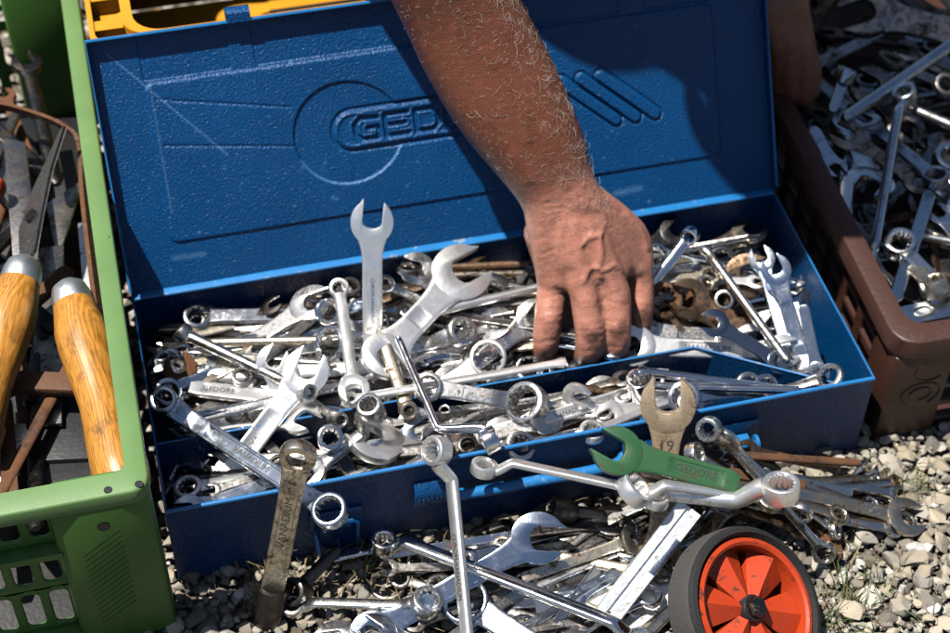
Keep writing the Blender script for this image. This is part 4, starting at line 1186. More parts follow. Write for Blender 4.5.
# ================================================================ buried wrenches that fill the box
def filler(n, xr, yr, zr, amax, group, label, box, wr=(.0075, .0135)):
    k = 0; tries = 0
    while k < n and tries < n * 60:
        tries += 1
        x, y = RNG.uniform(*xr), RNG.uniform(*yr); z = zr[0] + (zr[1] - zr[0]) * k / n
        a = R_(RNG.normal() * amax); L = RNG.uniform(.11, .19); tl = RNG.normal() * .05
        dv = Vector((math.cos(a), math.sin(a), tl)) * L / 2
        A, B = Vector((x, y, z)) - dv, Vector((x, y, z)) + dv
        if any(not (box[0] < p.x < box[1] and box[2] < p.y < box[3] and p.z > .007) for p in (A, B)): continue
        w = RNG.uniform(*wr); kind = RNG.integers(0, 4)
        D = w * RNG.uniform(1.8, 2.3)
        J = lambda: {'kind': 'jaw', 'D': D * 1.05, 'ang': float(RNG.choice([-15, 15]))}
        Q = lambda: {'kind': 'ring', 'D': D * .95, 't': D * .3, 'tilt': float(RNG.normal() * 8)}
        e0, e1, nm = [(J(), J(), OE), (Q(), Q(), RW), (J(), Q(), CW), (Q(), Q(), RW)][kind]
        if RNG.uniform() < .5: A, B = B, A
        mat = RNG.choice(['satin', 'bright', 'dull', 'chrome', 'bronze', 'dark', 'brown', 'blued'], p=[.20, .08, .20, .15, .10, .13, .06, .08])
        make_wrench(nm, A, B, e0, e1, w, w * RNG.uniform(.34, .5), RNG.choice(['flat', 'flat', 'oval']), mat, (RNG.normal() * .3, RNG.normal() * .3 - .1, 1), 0, RNG.choice([0, .1, .14]), label=label, cat='wrench', group=group, bri=RNG.uniform(.75, 1.05))
        k += 1
IB = (-.256, .256, .080, .205)
filler(60, (-.2, .2), (.088, .198), (.012, .060), 24, 'wrenches buried in the rear compartment', 'steel wrench half buried in the heap of the rear compartment', IB)
filler(50, (-.2, .2), (.088, .198), (.048, .068), 30, 'wrenches buried in the rear compartment', 'steel wrench half buried in the heap of the rear compartment', IB)
filler(10, (-.2, -.08), (.085, .19), (.045, .066), 34, 'wrenches buried in the rear compartment', 'steel wrench half buried in the heap of the rear compartment', IB)
filler(30, (-.2, .2), (.088, .198), (.062, .078), 32, 'thin wrenches strewn over the rear compartment', 'thin steel wrench lying on the heap of the rear compartment', IB, (.0048, .0085))
filler(12, (-.18, .05), (.014, .062), (.058, .070), 9, 'wrenches buried in the front compartment', 'steel wrench half buried in the front compartment of the box', (-.256, .24, .008, .067), (.0048, .0085))
filler(14, (-.2, -.12), (.014, .062), (.03, .066), 8, 'wrenches buried in the front compartment', 'steel wrench half buried in the front compartment of the box', (-.256, .1, .008, .067))
filler(20, (-.2, -.1), (.088, .19), (.03, .066), 26, 'wrenches buried in the rear compartment', 'steel wrench half buried in the heap of the rear compartment', IB)
filler(26, (-.18, .08), (.012, .062), (.012, .058), 7, 'wrenches buried in the front compartment', 'steel wrench half buried in the front compartment of the box', (-.256, .24, .008, .067))

k = 0
while k < 44:
    c = at(RNG.uniform(470, 690), RNG.uniform(520, 640),   .004 + .00035 * k)
    a = R_(RNG.normal() * 22 + 12); L = RNG.uniform(.09, .15)
    dv = Vector((math.cos(a), math.sin(a), RNG.normal() * .05)) * L / 2
    A, B = c - dv, c + dv
    if max(A.y, B.y) > -.014: continue
    w = RNG.uniform(.0055, .0105); D = w * RNG.uniform(1.9, 2.3)
    J = lambda: {'kind': 'jaw', 'D': D * 1.05, 'ang': float(RNG.choice([-15, 15]))}
    Q = lambda: {'kind': 'ring', 'D': D * .95, 't': D * .32}
    make_wrench([OE, RW, CW][k % 3], A, B, [J, Q, J][k % 3](), [J, Q, Q][k % 3](), w, w * .42, ['flat', 'oval', 'flat'][k % 3], ['dark', 'chrome', 'dull', 'satin', 'blued', 'bronze', 'dull'][k % 7], (RNG.normal() * .3, -.2, 1), 0, .12, label='old wrench buried low in the pile on the gravel before the box', cat='wrench', group='wrenches buried in the front pile', bri=.85)
    k += 1

k = 0
while k < 18:
    A = at(RNG.uniform(690, 745), RNG.uniform(462, 505), RNG.uniform(.030, .062)); B = at(RNG.uniform(800, 905), RNG.uniform(474, 540), RNG.uniform(.007, .014))
    if min(A.x, B.x) < .05 or max(A.y, B.y) > -.008: continue
    w = RNG.uniform(.0045, .0085); D = w * RNG.uniform(1.9, 2.4)
    e1 = [{'kind': 'ring', 'D': D, 't': D * .4, 'tilt': 20.0}, {'kind': 'jaw', 'D': D * 1.1, 'ang': 15.0}, {'kind': 'end'}][k % 3]
    make_wrench([RW, OE, RW][k % 3], A, B, {'kind': 'end'}, e1, w, w * .5, ['oval', 'flat', 'round'][k % 3], ['bronze', 'dark', 'satin', 'brown', 'dull', 'rust', 'satin'][k % 7], (RNG.normal() * .3, -.2, 1), 0, 0, label='thin old wrench fanning out over the gravel behind the red wheel', cat='wrench', group='thin wrenches fanning out over the gravel', bri=.85)
    k += 1
# ================================================================ bars and wheel before the box
def bar(name, label, cat, a, b, w, t, mat, profile, n=(0, 0, 1), roll=0):
    P0, P1 = at(*a), at(*b); d = P1 - P0; L = d.length; u = d / L
    nn = Vector(n); nn = (nn - u * nn.dot(u)).normalized(); nn = Matrix.Rotation(R_(roll), 3, u) @ nn
    ey = nn.cross(u); Mx = Matrix.Translation(P0) @ Matrix((u, ey, nn)).transposed().to_4x4()
    root = thing(name, label, cat, M=Mx)
    mb = MB()
    pr = [(y * w, z * t) for y, z in profile]
    mb.loft([[Vector((x, y, z)) for y, z in pr] for x in (0, L)])
    mb.build('extrusion', M[mat], root, angle=25)
    paint_seed(root, 1.0)
    return root, L
channel = [(-.5, -.5), (.5, -.5), (.5, .42), (.46, .5), (.12, .5), (.10, .36), (-.02, .36), (-.04, .5), (-.46, .5), (-.5, .42)]
s = pxm((.05, -.1, .03))
br, L = bar('aluminium_bar', 'square grooved aluminium bar propped aslant left of the red wheel', 'bar', (602, 622, .012), (690, 508, .062), 27 * s, 24 * s, 'alu', channel, n=(-.2, -.5, .8), roll=0)
mb = MB(); mb.box((L * .62, -.0065, 24 * s * .5 - .0012), (L * .30, .0052, .003), bev=.0006); mb.build('sliding_insert', M['blued'], br)
bar('metal_strip', 'pale flat metal strip lying on the gravel under the aluminium bar', 'strip', (535, 604, .010), (672, 590, .012), 20 * s, .004, 'bright', [(-.5, -.5), (.5, -.5), (.5, .5), (-.5, .5)], n=(0, -.3, 1))

WR = .0580
wc = at(744, 611, .044)
wn = Vector((.40, -.42, .82)).normalized()
wx = Vector((0, 0, 1)).cross(wn).normalized(); wy = wn.cross(wx)
WM = Matrix.Translation(wc) @ Matrix((wx, wy, wn)).transposed().to_4x4()
wheel = thing('trolley_wheel', 'black rubber trolley wheel with red spoked plastic hub lying tilted on gravel', 'wheel', M=WM)
mb = MB()
prof = [(WR * .83, -.014), (WR * .93, -.0125), (WR * .985, -.0105), (WR, -.006), (WR, .008), (WR * .985, .0125), (WR * .955, .0155), (WR * .90, .0165), (WR * .89, .0150), (WR * .86, .0125), (WR * .83, .010)]
rings = [[Vector((r * math.cos(2 * PI * k / 72), r * math.sin(2 * PI * k / 72), z)) for k in range(72)] for r, z in prof]
mb.loft(rings, closed=True)
tyre = mb.build('tyre', [M['tread'], M['rubber']], wheel)
for p in tyre.data.polygons:
    c = p.center; p.material_index = 1 if c.z > .0118 or math.hypot(c.x, c.y) < WR * .96 else 0
mb = MB()
prof = [(WR * .85, .0115), (WR * .835, .0145), (WR * .79, .0150), (WR * .755, .0135), (WR * .74, .004), (WR * .73, -.0115), (.012, -.0125), (.012, -.0135), (WR * .83, -.013), (WR * .85, -.004)]
mb.loft([[Vector((r * math.cos(2 * PI * k / 72), r * math.sin(2 * PI * k / 72), z)) for k in range(72)] for r, z in prof], closed=True)
rim = mb.build('rim', M['red_plastic'], wheel)
NS = 6
for k in range(NS):
    a = 2 * PI * k / NS + .15
    mb = MB(); hw = .0178; hr = .0042
    r0, r1 = .006, WR * .752
    def P(r, w_, z): return Vector((r, w_, z))
    ringA = [P(r0, -hr, -.009), P(r0, -hr, .006), P(r0, 0, .0105), P(r0, hr, .006), P(r0, hr, -.009)]
    ringB = [P(r1 * .55, -hw * .66, -.009), P(r1 * .55, -hw * .66, .003), P(r1 * .55, 0, .0095), P(r1 * .55, hw * .66, .003), P(r1 * .55, hw * .66, -.009)]
    cc = math.sqrt(max(r1 * r1 - hw * hw, 0))
    ringC = [P(cc, -hw, -.009), P(cc, -hw, .001), P(r1, 0, .0095), P(cc, hw, .001), P(cc, hw, -.009)]
    mb.loft([ringA, ringB, ringC])
    R3 = Matrix.Rotation(a, 4, 'Z')
    mb.v = [R3 @ p for p in mb.v]
    mb.build('spoke', M['red_plastic'], rim, angle=20)
mb = MB(); mb.lathe([(.001, -.012), (.0098, -.012), (.0098, .011), (.0088, .0125), (.001, .0125)], 24); hub = mb.build('hub', M['black'], wheel)
mb = MB(); mb.lathe([(.0078, .0120), (.0078, .0155), (.0066, .0172), (.001, .0172)], 6); mb.build('axle_nut', M['dark'], hub, smooth=False)
paint_seed(wheel, 1.0, .4)
ax = bar('metal_strip', 'short pale metal foot beside the tyre of the red wheel', 'strip', (628, 628, .006), (676, 590, .010), 16 * s, .005, 'alu', [(-.5, -.5), (.5, -.5), (.5, .5), (-.5, .5)])

# ================================================================ wrenches in the brown crate
RG = 'wrenches heaped in the brown crate'
def B_(*a, **k):
    k['bri'] = k.get('bri', 1.0) * .92  # crate wrenches dimmed in colour to suggest shade
    return W(*a, group=RG, **k)
B_(OE, (866, 12, .108), (975, 38, .105), 26, ('o', 54, {'ang': 35}), ('o', 46), 'dull', 'biggest grey open-end wrench at the far side of the brown crate', n='mid', rec=.08)
B_(RW, (843, 120, .112), (990, 18, .122), 12, ('e',), ('r', 26), 'blued', 'long straight round bar crossing the brown crate', sec='round', bri=.9)
B_(OE, (848, 136, .104), (918, 182, .094), 14, ('o', 34, {'ang': 10}), ('o', 28), 'dull', 'dark open jaw at the lower end of the long bar', n='mid', bri=.7)
B_(RW, (845, 76, .105), (832, 112, .09), 10, ('r', 22, {'t': 14, 'tilt': 55}), ('e',), 'blued', 'looped ring end catching light near the crate corner', n='mid')
B_(OE, (872, 88, .095), (905, 128, .08), 18, ('o', 46, {'ang': 25}), ('o', 36), 'dull', 'dim broad open jaw under the long bar', n='mid', bri=.6)
B_(RW, (905, 96, .115), (872, 262, .105), 10, ('r', 24, {'h': -12, 'run': 24, 't': 18}), ('e',), 'blued', 'cranked ring wrench running the length of the brown crate side', sec='round', n=(-.3, .2, .9))
B_(RW, (935, 178, .108), (868, 122, .092), 13, ('r', 25, {'t': 12, 'bore': 9, 'npt': 0}), ('o', 26), 'blued', 'plain round ring at the right end of a sloping wrench', n='mid', bri=.8)
B_(OE, (862, 130, .094), (846, 188, .088), 22, ('e', {'w1': .9}), ('e', {'w1': .9}), 'blued', 'broad flat grey bar standing between the jaws', n='mid')
B_(OE, (870, 184, .104), (850, 128, .09), 22, ('o', 48, {'ang': -30}), ('o', 38), 'blued', 'light grey broad jaw lying near the brown rim', n='mid', bri=1.05)
B_(RW, (846, 178, .112), (842, 232, .092), 17, ('e', {'w1': .7}), ('r', 28), 'chrome', 'polished round-nosed shank pointing up beside the broad jaw', sec='oval', n='mid')
B_(RW, (930, 192, .102), (894, 302, .104), 13, ('e',), ('e',), 'blued', 'straight grey bar sloping to the near crate end', sec='flat', n='mid')
B_(RW, (900, 245, .112), (956, 300, .095), 12, ('r', 30, {'t': 18, 'bore': 10, 'tilt': 12}), ('e',), 'chrome', 'shiny ring facing up in the middle of the brown crate', n='mid')
B_(RW, (936, 286, .112), (905, 262, .10), 16, ('r', 31, {'t': 18, 'bore': 10, 'tilt': -18}), ('e',), 'bronze', 'yellowed thick ring near the front of the brown crate', n='mid')
B_(OE, (812, 128, .106), (834, 168, .102), 13, ('e',), ('o', 26), 'blued', 'flat grey shank along the inside of the brown rim', n='mid')
B_(RW, (945, 85, .10), (905, 70, .09), 10, ('r', 22, {'tilt': 40}), ('e',), 'dull', 'dull ring bent upward at the far right of the crate', n='mid')
B_(RW, (910, 108, .102), (985, 140, .098), 10, ('e',), ('e',), 'dull', 'curved dull bar right of the cranked wrench', sec='round')
B_(RW, (890, 150, .085), (870, 172, .08), 9, ('e',), ('e',), 'bronze', 'short brassy stub lying crosswise', sec='oval')
B_(OE, (940, 215, .09), (990, 290, .085), 12, ('o', 28), ('o', 28), 'blued', 'grey wrench lying near the right edge of the picture', n='mid')
B_(RW, (900, 232, .09), (985, 248, .09), 8, ('e',), ('e',), 'satin', 'thin level bar right of the shiny ring', sec='round')
B_(RW, (910, 222, .086), (985, 262, .084), 8, ('e',), ('r', 20), 'bronze', 'thin brassy bar under the level one', sec='round')
B_(RW, (950, 160, .10), (960, 210, .09), 12, ('r', 34, {'t': 14}), ('o', 28), 'blued', 'blue-grey ring cut by the right edge of the picture', n='mid')
B_(OE, (880, 280, .088), (862, 222, .086), 12, ('o', 28), ('o', 28), 'dull', 'dull wrench low along the brown rim', n='mid')
pl, L = bar('metal_plate', 'flat grey steel plate with a pressed oval at the near end of the brown crate', 'plate', (902, 318, .1045), (985, 300, .1045), 26 * s, .004, 'blued', [(-.5, -.5), (.5, -.5), (.5, .5), (-.5, .5)])
mb = MB(); mb.tube([(.018 + .008 * math.cos(a), .0045 * math.sin(a), .0022) for a in [2 * PI * k / 24 for k in range(24)]], .0009, 6, closed=True); mb.build('pressed_oval', M['dull'], pl)
BI = BC_M.inverted()
def crate_fill(n):
    k = 0; tries = 0
    while k < n and tries < 4000:
        tries += 1
        z = .014 + .058 * k / n
        p = Vector((RNG.uniform(.03, .36), RNG.uniform(.03, .58), z)); a = RNG.uniform(0, PI); L = RNG.uniform(.12, .2)
        dv = Vector((math.cos(a), math.sin(a), RNG.normal() * .08)) * L / 2
        q0, q1 = p - dv, p + dv
        if any(not (.028 < q.x < .37 and .028 < q.y < .59 and .012 < q.z < .1) for q in (q0, q1)): continue
        w = RNG.uniform(.008, .0135); D = w * RNG.uniform(1.8, 2.3); kind = RNG.integers(0, 3)
        J = lambda: {'kind': 'jaw', 'D': D * 1.1, 'ang': 15.0}
        Q = lambda: {'kind': 'ring', 'D': D, 't': D * .35}
        e0, e1, nm = [(J(), J(), OE), (Q(), Q(), RW), (J(), Q(), CW)][kind]
        make_wrench(nm, BC_M @ q0, BC_M @ q1, e0, e1, w, w * .4, RNG.choice(['flat', 'oval']), RNG.choice(['dull', 'blued', 'dark', 'satin', 'brown'], p=[.3, .25, .2, .15, .1]), (RNG.normal() * .4, RNG.normal() * .4, 1), label='steel wrench half buried in the heap of the brown crate', cat='wrench', group='wrenches buried in the brown crate', bri=RNG.uniform(.3, .6))  # buried ones darkened further in colour, as if in shade
        k += 1
crate_fill(84)

# ================================================================ tools in the green crate
def turned(label, a, b, prof, L_scale=None):
    P0, P1 = at(*a), at(*b); d = P1 - P0; L = d.length; u = d / L
    x = u.orthogonal().normalized(); y = u.cross(x)
    Mx = Matrix.Translation(P0) @ Matrix((x, y, u)).transposed().to_4x4()
    root = thing('hand_tool', label, 'hand tool', group='wooden handled tools in the green crate', M=Mx)
    return root, L
for (label, a, b, wid) in (('hand tool with turned wooden handle and steel cap beside the green rim', (70, 292, .150), (126, 490, .125), 1.28), ('wooden handled tool cut by the left edge of the picture, bladed end up', (24, 268, .150), (-26, 440, .120), 1.28)):
    r_, L = turned(label, a, b, None)
    k = wid
    mb = MB(); mb.lathe([(.001, .010), (.0112 * k, .010), (.0125 * k, .020), (.0148 * k, .036), (.0150 * k, .050), (.0138 * k, .070), (.0126 * k, .088), (.0122 * k, .10), (.0128 * k, .115), (.0142 * k, .135), (.0152 * k, .152), (.0150 * k, L - .012), (.0140 * k, L - .003), (.010 * k, L), (.001, L)], 28)
    mb.build('handle', M['wood'], r_)
    mb = MB(); mb.lathe([(.001, -.0085), (.006 * k, -.0075), (.0098 * k, -.003), (.0112 * k, .004), (.0116 * k, .013), (.0112 * k, .0145), (.001, .0145)], 28)
    mb.build('ferrule', M['alu'], r_)
    if 'bladed' in label:
        mb = MB()
        mb.prism([(-.004, -.006), (.006, -.008), (.022, -.040), (.020, -.075), (.004, -.125), (.000, -.13), (.002, -.09), (-.004, -.045), (-.010, -.012)], -.0015, .0015, .0006, M=Matrix(((1, 0, 0, 0), (0, 0, -1, 0), (0, 1, 0, 0), (0, 0, 0, 1))))
        bl = mb.build('blade', M['dull'], r_)
        mb = MB(); mb.tube([(.008, -.004, -.048), (.008, .004, -.048)], .0055, 16); mb.build('pivot', M['dark'], bl)
    paint_seed(r_, 1.0)
def slab(name, label, cat, pts, z, t, mat, n=None):
    """a flat plate whose corners are given at height z"""
    P = [at(u, v, z) if len(q) == 2 else at(*q) for q in pts for (u, v) in [q[:2]]]
    c = sum(P, Vector()) / len(P)
    ol = [(p.x - c.x, p.y - c.y) for p in P]
    area = sum(ol[i - 1][0] * ol[i][1] - ol[i][0] * ol[i - 1][1] for i in range(len(ol)))
    if area < 0: ol = ol[::-1]
    root = thing(name, label, cat, (c.x, c.y, z))
    mb = MB(); mb.prism(ol, -t / 2, t / 2, bev=min(.0008, t * .3)); mb.build('blade_plate', M[mat], root)
    paint_seed(root, 1.0)
    return root
slab('steel_bar', 'flat grey steel bar standing lengthwise in the green crate', 'bar', [(4, 140), (26, 145), (40, 262), (14, 268)], .115, .006, 'dull')
slab('steel_bar', 'grey steel plate lying between the two wooden handles', 'bar', [(40, 250), (64, 246), (62, 425), (30, 425)], .09, .004, 'dull')
slab('steel_bar', 'pale scrap of sheet steel in front of the rusty hoop', 'bar', [(46, 205), (84, 180), (70, 225), (58, 262)], .08, .003, 'dull')
slab('old_slat', 'brown wooden slat lying crosswise under the wooden handles', 'slat', [(-20, 372), (76, 376), (76, 394), (-20, 390)], .108, .008, 'old_wood')
pts = [(8, 425), (28, 425)]
saw = [(26, 424)] + [(26 + (4 if i % 2 else 0) - i * .9, 428 + i * 4.2) for i in range(17)] + [(-4, 496), (0, 424)]
slab('saw_blade', 'toothed grey saw blade low in the near left corner of the green crate', 'saw blade', saw, .095, .0015, 'alu')
slab('steel_bar', 'bright metal scrap at the left edge of the green crate', 'bar', [(-6, 270), (10, 262), (22, 300), (2, 310)], .088, .004, 'satin')
slab('black_case', 'black plastic case deep beside the wooden handle', 'case', [(34, 398), (98, 392), (110, 470), (30, 474)], .07, .03, 'black')
slab('black_case', 'black plastic case deep at the far end of the green crate', 'case', [(36, 170), (84, 160), (90, 205), (40, 215)], .06, .03, 'black')
slab('steel_bar', 'grey angle piece leaning beside the rusty strap', 'bar', [(78, 225), (92, 222), (98, 290), (84, 300)], .10, .004, 'alu')
slab('steel_bar', 'dark iron bar along the left edge of the green crate', 'bar', [(0, 405), (12, 402), (20, 500), (2, 505)], .10, .006, 'rust')
slab('black_case', 'long dark slab added behind the near lattice to darken its openings', 'case', [(-150, 560), (110, 505), (104, 470), (-150, 520)], .045, .07, 'black')  # added dark slab, so the lattice openings look unlit
t = thing('shading_sheet', 'dark sheet added over the green crate floor to make it look shaded', 'mat', (-.4685, .2585, .0105))  # added black sheet, darkens the crate floor in place of shade
mb = MB(); mb.box((0, 0, .002), (.36, .56, .004), bev=.001); mb.build('dark_sheet', M['black'], t)
k = 0
while k < 22:
    x, y, z = RNG.uniform(-.43, -.305), RNG.uniform(.02, .46), .070 + .0022 * k
    a = RNG.normal() * .55 + PI / 2; L = RNG.uniform(.09, .17)
    dv = Vector((math.cos(a), math.sin(a), RNG.normal() * .1)) * L / 2
    q0, q1 = Vector((x, y, z)) - dv, Vector((x, y, z)) + dv
    if any(not (-.60 < q.x < -.296 and -.02 < q.y < .53) for q in (q0, q1)): continue
    w = RNG.uniform(.007, .014)
    make_wrench('hand_tool', q0, q1, {'kind': 'end', 'w1': .5}, {'kind': 'jaw', 'D': w * 2.2, 'ang': 15.0} if k % 4 == 0 else {'kind': 'end', 'w1': .8}, w, w * .5, ['flat', 'oval', 'round'][k % 3], ['rust', 'dark', 'dark', 'dull', 'rust', 'black', 'dark'][k % 7], (RNG.normal() * .3, 0, 1), label='dark rusty tool lying loose among the others in the green crate', cat='hand tool', group='loose dark tools in the green crate', bri=.75)
    k += 1
mb = MB()
hoop = catmull([at(-40, 108, .150), at(0, 106, .150), at(38, 116, .150), at(66, 128, .150), at(82, 146, .148), at(86, 200, .146), at(98, 300, .144), at(112, 380, .142)], 8)
rings = []
for i, p in enumerate(hoop):
    d = (hoop[min(i + 1, len(hoop) - 1)] - hoop[max(i - 1, 0)]).normalized(); nn = Vector((-d.y, d.x, 0)).normalized() * .0016
    up = Vector((nn.x * -1.5, nn.y * -1.5, .0055))
    rings.append([p - nn - up, p + nn - up, p + nn + up, p - nn + up])
mb.loft(rings)
hp = tag(mb.build('iron_hoop', M['rust'], None, angle=30), 'rusty flat iron hoop bent along the inside of the green crate rim', 'hoop'); paint_seed(hp, 1.3, .2)
t = thing('hand_tool', 'tool with red knob end at the left edge of the green crate', 'hand tool', at(-3, 196, .125), group='coloured handled tools in the green crate')
mb = MB(); mb.lathe([(.001, 0), (.006, .001), (.0085, .006), (.0085, .012), (.006, .016), (.001, .017)], 20); mb.build('knob', M['red_plastic'], t)
mb = MB(); mb.tube([(0, 0, .002), (-.05, .01, -.03)], .004, 10); mb.build('shaft', M['dark'], t)
k = 0
while k < 34:
    x, y, z = RNG.uniform(-.60, -.33), RNG.uniform(.02, .50), .02 + .0022 * k
    a = RNG.normal() * .5 + PI / 2; L = RNG.uniform(.12, .22)
    dv = Vector((math.cos(a), math.sin(a), RNG.normal() * .06)) * L / 2
    q0, q1 = Vector((x, y, z)) - dv, Vector((x, y, z)) + dv
    if any(not (-.64 < q.x < -.305 and .0 < q.y < .53) for q in (q0, q1)): continue
    w = RNG.uniform(.010, .018)
    make_wrench('hand_tool', q0, q1, {'kind': 'end'}, {'kind': 'jaw', 'D': w * 2, 'ang': 15.0} if k % 3 == 0 else {'kind': 'end', 'w1': .6}, w, w * .5, ['flat', 'oval', 'round'][k % 3], ['dull', 'dark', 'rust', 'dark', 'alu', 'black'][k % 6], (0, 0, 1), label='dark old tool half buried at the bottom of the green crate', cat='hand tool', group='old tools buried in the green crate', bri=.8)
    k += 1
# ================================================================ the person reaching into the box
def chain(mb, pts, rad, n=20, per=5, smooth=True):
    """a rounded, tapered tube through the joints"""
    if smooth and len(pts) > 2:
        P = catmull(pts, per)
        Rr = [v.x for v in catmull([Vector((r, 0, 0)) for r in rad], per)]
    else: P, Rr = [Vector(p) for p in pts], list(rad)
    d0 = (P[0] - P[1]).normalized(); d1 = (P[-1] - P[-2]).normalized()
    head = [(P[0] + d0 * Rr[0] * math.sin(R_(k)), Rr[0] * math.cos(R_(k))) for k in (86, 70, 48, 24)]
    tail = [(P[-1] + d1 * Rr[-1] * math.sin(R_(k)), Rr[-1] * math.cos(R_(k))) for k in (24, 48, 70, 86)]
    allp = head + list(zip(P, Rr)) + tail
    mb.tube([p for p, r in allp], [max(r, 1e-4) for p, r in allp], n)


def deep(u, v, z, d):
    p = at(u, v, z); return p - to_cam(p) * d


def remeshed(mb, name, vox, smooth_it, mats, parent):
    me = bpy.data.meshes.new(name); me.from_pydata([tuple(p) for p in mb.v], [], mb.f)
    o = bpy.data.objects.new(name, me); C.objects.link(o)
    md = o.modifiers.new('remesh', 'REMESH'); md.mode = 'VOXEL'; md.voxel_size = vox
    sm = o.modifiers.new('smooth', 'SMOOTH'); sm.factor = .5; sm.iterations = smooth_it
    dg = bpy.context.evaluated_depsgraph_get()
    m2 = bpy.data.meshes.new_from_object(o.evaluated_get(dg))
    bpy.data.objects.remove(o); m2.name = name
    for q in mats: m2.materials.append(q)
    m2.polygons.foreach_set('use_smooth', [True] * len(m2.polygons))
    o = bpy.data.objects.new(name, m2); C.objects.link(o)
    if parent is not None: o.parent = parent
    return o


sk = MB()
# forearm: two bones' worth of flesh side by side
ctr = [(563, 203, .188), (553, 180, .204), (538, 150, .226), (508, 100, .260), (480, 50, .294), (455, 0, .330), (418, -75, .385)]
rad = [.0200, .0212, .0250, .0305, .0325, .0318, .034]
offs = [.0095, .0095, .0105, .0110, .0100, .0090, .006]
cc = [deep(u, v, z, .020) for u, v, z in ctr]
lat = []
for i in range(len(cc)):
    ax = (cc[min(i + 1, len(cc) - 1)] - cc[max(i - 1, 0)]).normalized()
    lat.append(ax.cross(to_cam(cc[i])).normalized())
for s in (-1, 1):
    chain(sk, [c + l * o * s for c, l, o in zip(cc, lat, offs)], rad, 24)
elbow = cc[-1]; sh_r = Vector((-.135, .445, .640)); sh_l = Vector((.255, .395, .665))
chain(sk, [elbow + Vector((.0, .0, .01)), (elbow * .5 + sh_r * .5) + Vector((-.01, .0, -.01)), sh_r], [.036, .046, .056], 24)
# back of the hand
MC = [deep(553, 286, .120, .0125), deep(586, 295, .126, .0125), deep(615, 292, .123, .0118), deep(638, 271, .118, .0125)]
wl = lat[0]
wr_c = cc[0]
WJ = [wr_c + (cc[1] - cc[0]) * -.15 + wl * o for o in (-.013, -.004, .005, .012)]
if (MC[0] - MC[3]).dot(wl) > 0: WJ = WJ[::-1]
for i in range(4):
    mid = WJ[i] * .5 + MC[i] * .5 + to_cam(MC[i]) * .0022
    chain(sk, [WJ[i], mid, MC[i]], [.0185, .0150, .0120], 20)
for i in range(3):      # flesh between the metacarpals
    chain(sk, [WJ[i] * .5 + WJ[i + 1] * .5, (MC[i] * .5 + MC[i + 1] * .5) * .82 + (WJ[i] * .5 + WJ[i + 1] * .5) * .18], [.0175, .0112], 18)
chain(sk, [WJ[3], deep(630, 236, .142, .015), MC[3]], [.0175, .0145, .0122], 18)
# fingers: knuckle, middle joint, end joint, tip
FG_ = [
    [(MC[0], .0122), (deep(549, 316, .104, .0110), .0112), (deep(546, 340, .085, .0105), .0106), (deep(545, 351, .072, .0120), .0096)],
    [(MC[1], .0126), (deep(590, 330, .103, .0110), .0118), (deep(589, 350, .084, .0110), .0112), (deep(586, 357, .068, .0150), .0098)],
    [(MC[2], .0120), (deep(617, 326, .102, .0110), .0112), (deep(616, 346, .084, .0110), .0106), (deep(612, 353, .069, .0150), .0094)],
    [(MC[3], .0120), (deep(640, 302, .098, .0105), .0112), (deep(638, 326, .080, .0110), .0104), (deep(633, 336, .068, .0135), .0090)]]
for f in FG_:
    chain(sk, [p for p, r in f], [r for p, r in f], 20, 6)
    p, r = f[1]; chain(sk, [p + to_cam(p) * .0016, p + to_cam(p) * .0018 + Vector((0, 0, -.003))], [r * .93, r * .93], 16, smooth=False)
TH = [(deep(545, 232, .165, .026), .0165), (deep(556, 280, .112, .030), .0135), (deep(566, 326, .082, .024), .0112), (deep(573, 348, .068, .016), .0090)]
chain(sk, [p for p, r in TH], [r for p, r in TH], 20, 6)
# far arm, reaching down into the brown crate
wrl = deep(776, 4, .205, .018); ell = Vector((.365, .500, .42))
chain(sk, [sh_l, sh_l * .5 + ell * .5 + Vector((.015, 0, 0)), ell], [.055, .046, .037], 24)
for s in (-1, 1): chain(sk, [ell, ell * .55 + wrl * .45 + Vector((.008 * s, 0, 0)), wrl + Vector((.008 * s, .002, 0))], [.035, .033, .020], 22)
ML = [deep(776, 44, .172, .014), deep(788, 42, .172, .012), deep(798, 44, .168, .012), deep(803, 48, .160, .014)]
for i, mcp in enumerate(ML):
    chain(sk, [wrl + Vector((-.010 + .0065 * i, 0, 0)), mcp], [.018, .0115], 16, smooth=False)
for mcp, (a, b_, r) in zip(ML, (((778, 72, .142), (780, 92, .122), .0098), ((789, 74, .142), (790, 96, .120), .0100), ((803, 74, .140), (804, 98, .118), .0095), ((812, 72, .136), (812, 92, .118), .0085))):
    chain(sk, [mcp, deep(*a, .012), deep(*b_, .014)], [.0112, r, r * .85], 16)
chain(sk, [wrl + Vector((-.012, 0, -.012)), deep(770, 50, .155, .02), deep(776, 86, .125, .02)], [.016, .0125, .0095], 16)
# shoulders, neck and head (above the picture)
neck = Vector((.06, .345, .710)); headc = Vector((.06, .265, .780))
chain(sk, [sh_r, neck + Vector((0, .03, -.01)), sh_l], [.055, .072, .055], 24)
chain(sk, [neck, headc + Vector((0, .02, -.02))], [.058, .060], 24, smooth=False)
fwd = Vector((0, -.62, -.78)).normalized(); upv = Vector((0, -.78, .62)).normalized(); sdv = Vector((1, 0, 0))
def HP(x, y, z): return headc + sdv * x + upv * y + fwd * z
chain(sk, [HP(0, .030, -.022), HP(0, .034, .018)], [.080, .074], 28, smooth=False)
chain(sk, [HP(0, -.03, .020), HP(0, -.075, .042)], [.062, .036], 24, smooth=False)
chain(sk, [HP(0, .012, .085), HP(0, -.022, .104)], [.008, .013], 14, smooth=False)
chain(sk, [HP(-.030, .022, .078), HP(0, .026, .086), HP(.030, .022, .078)], [.010, .009, .010], 14)
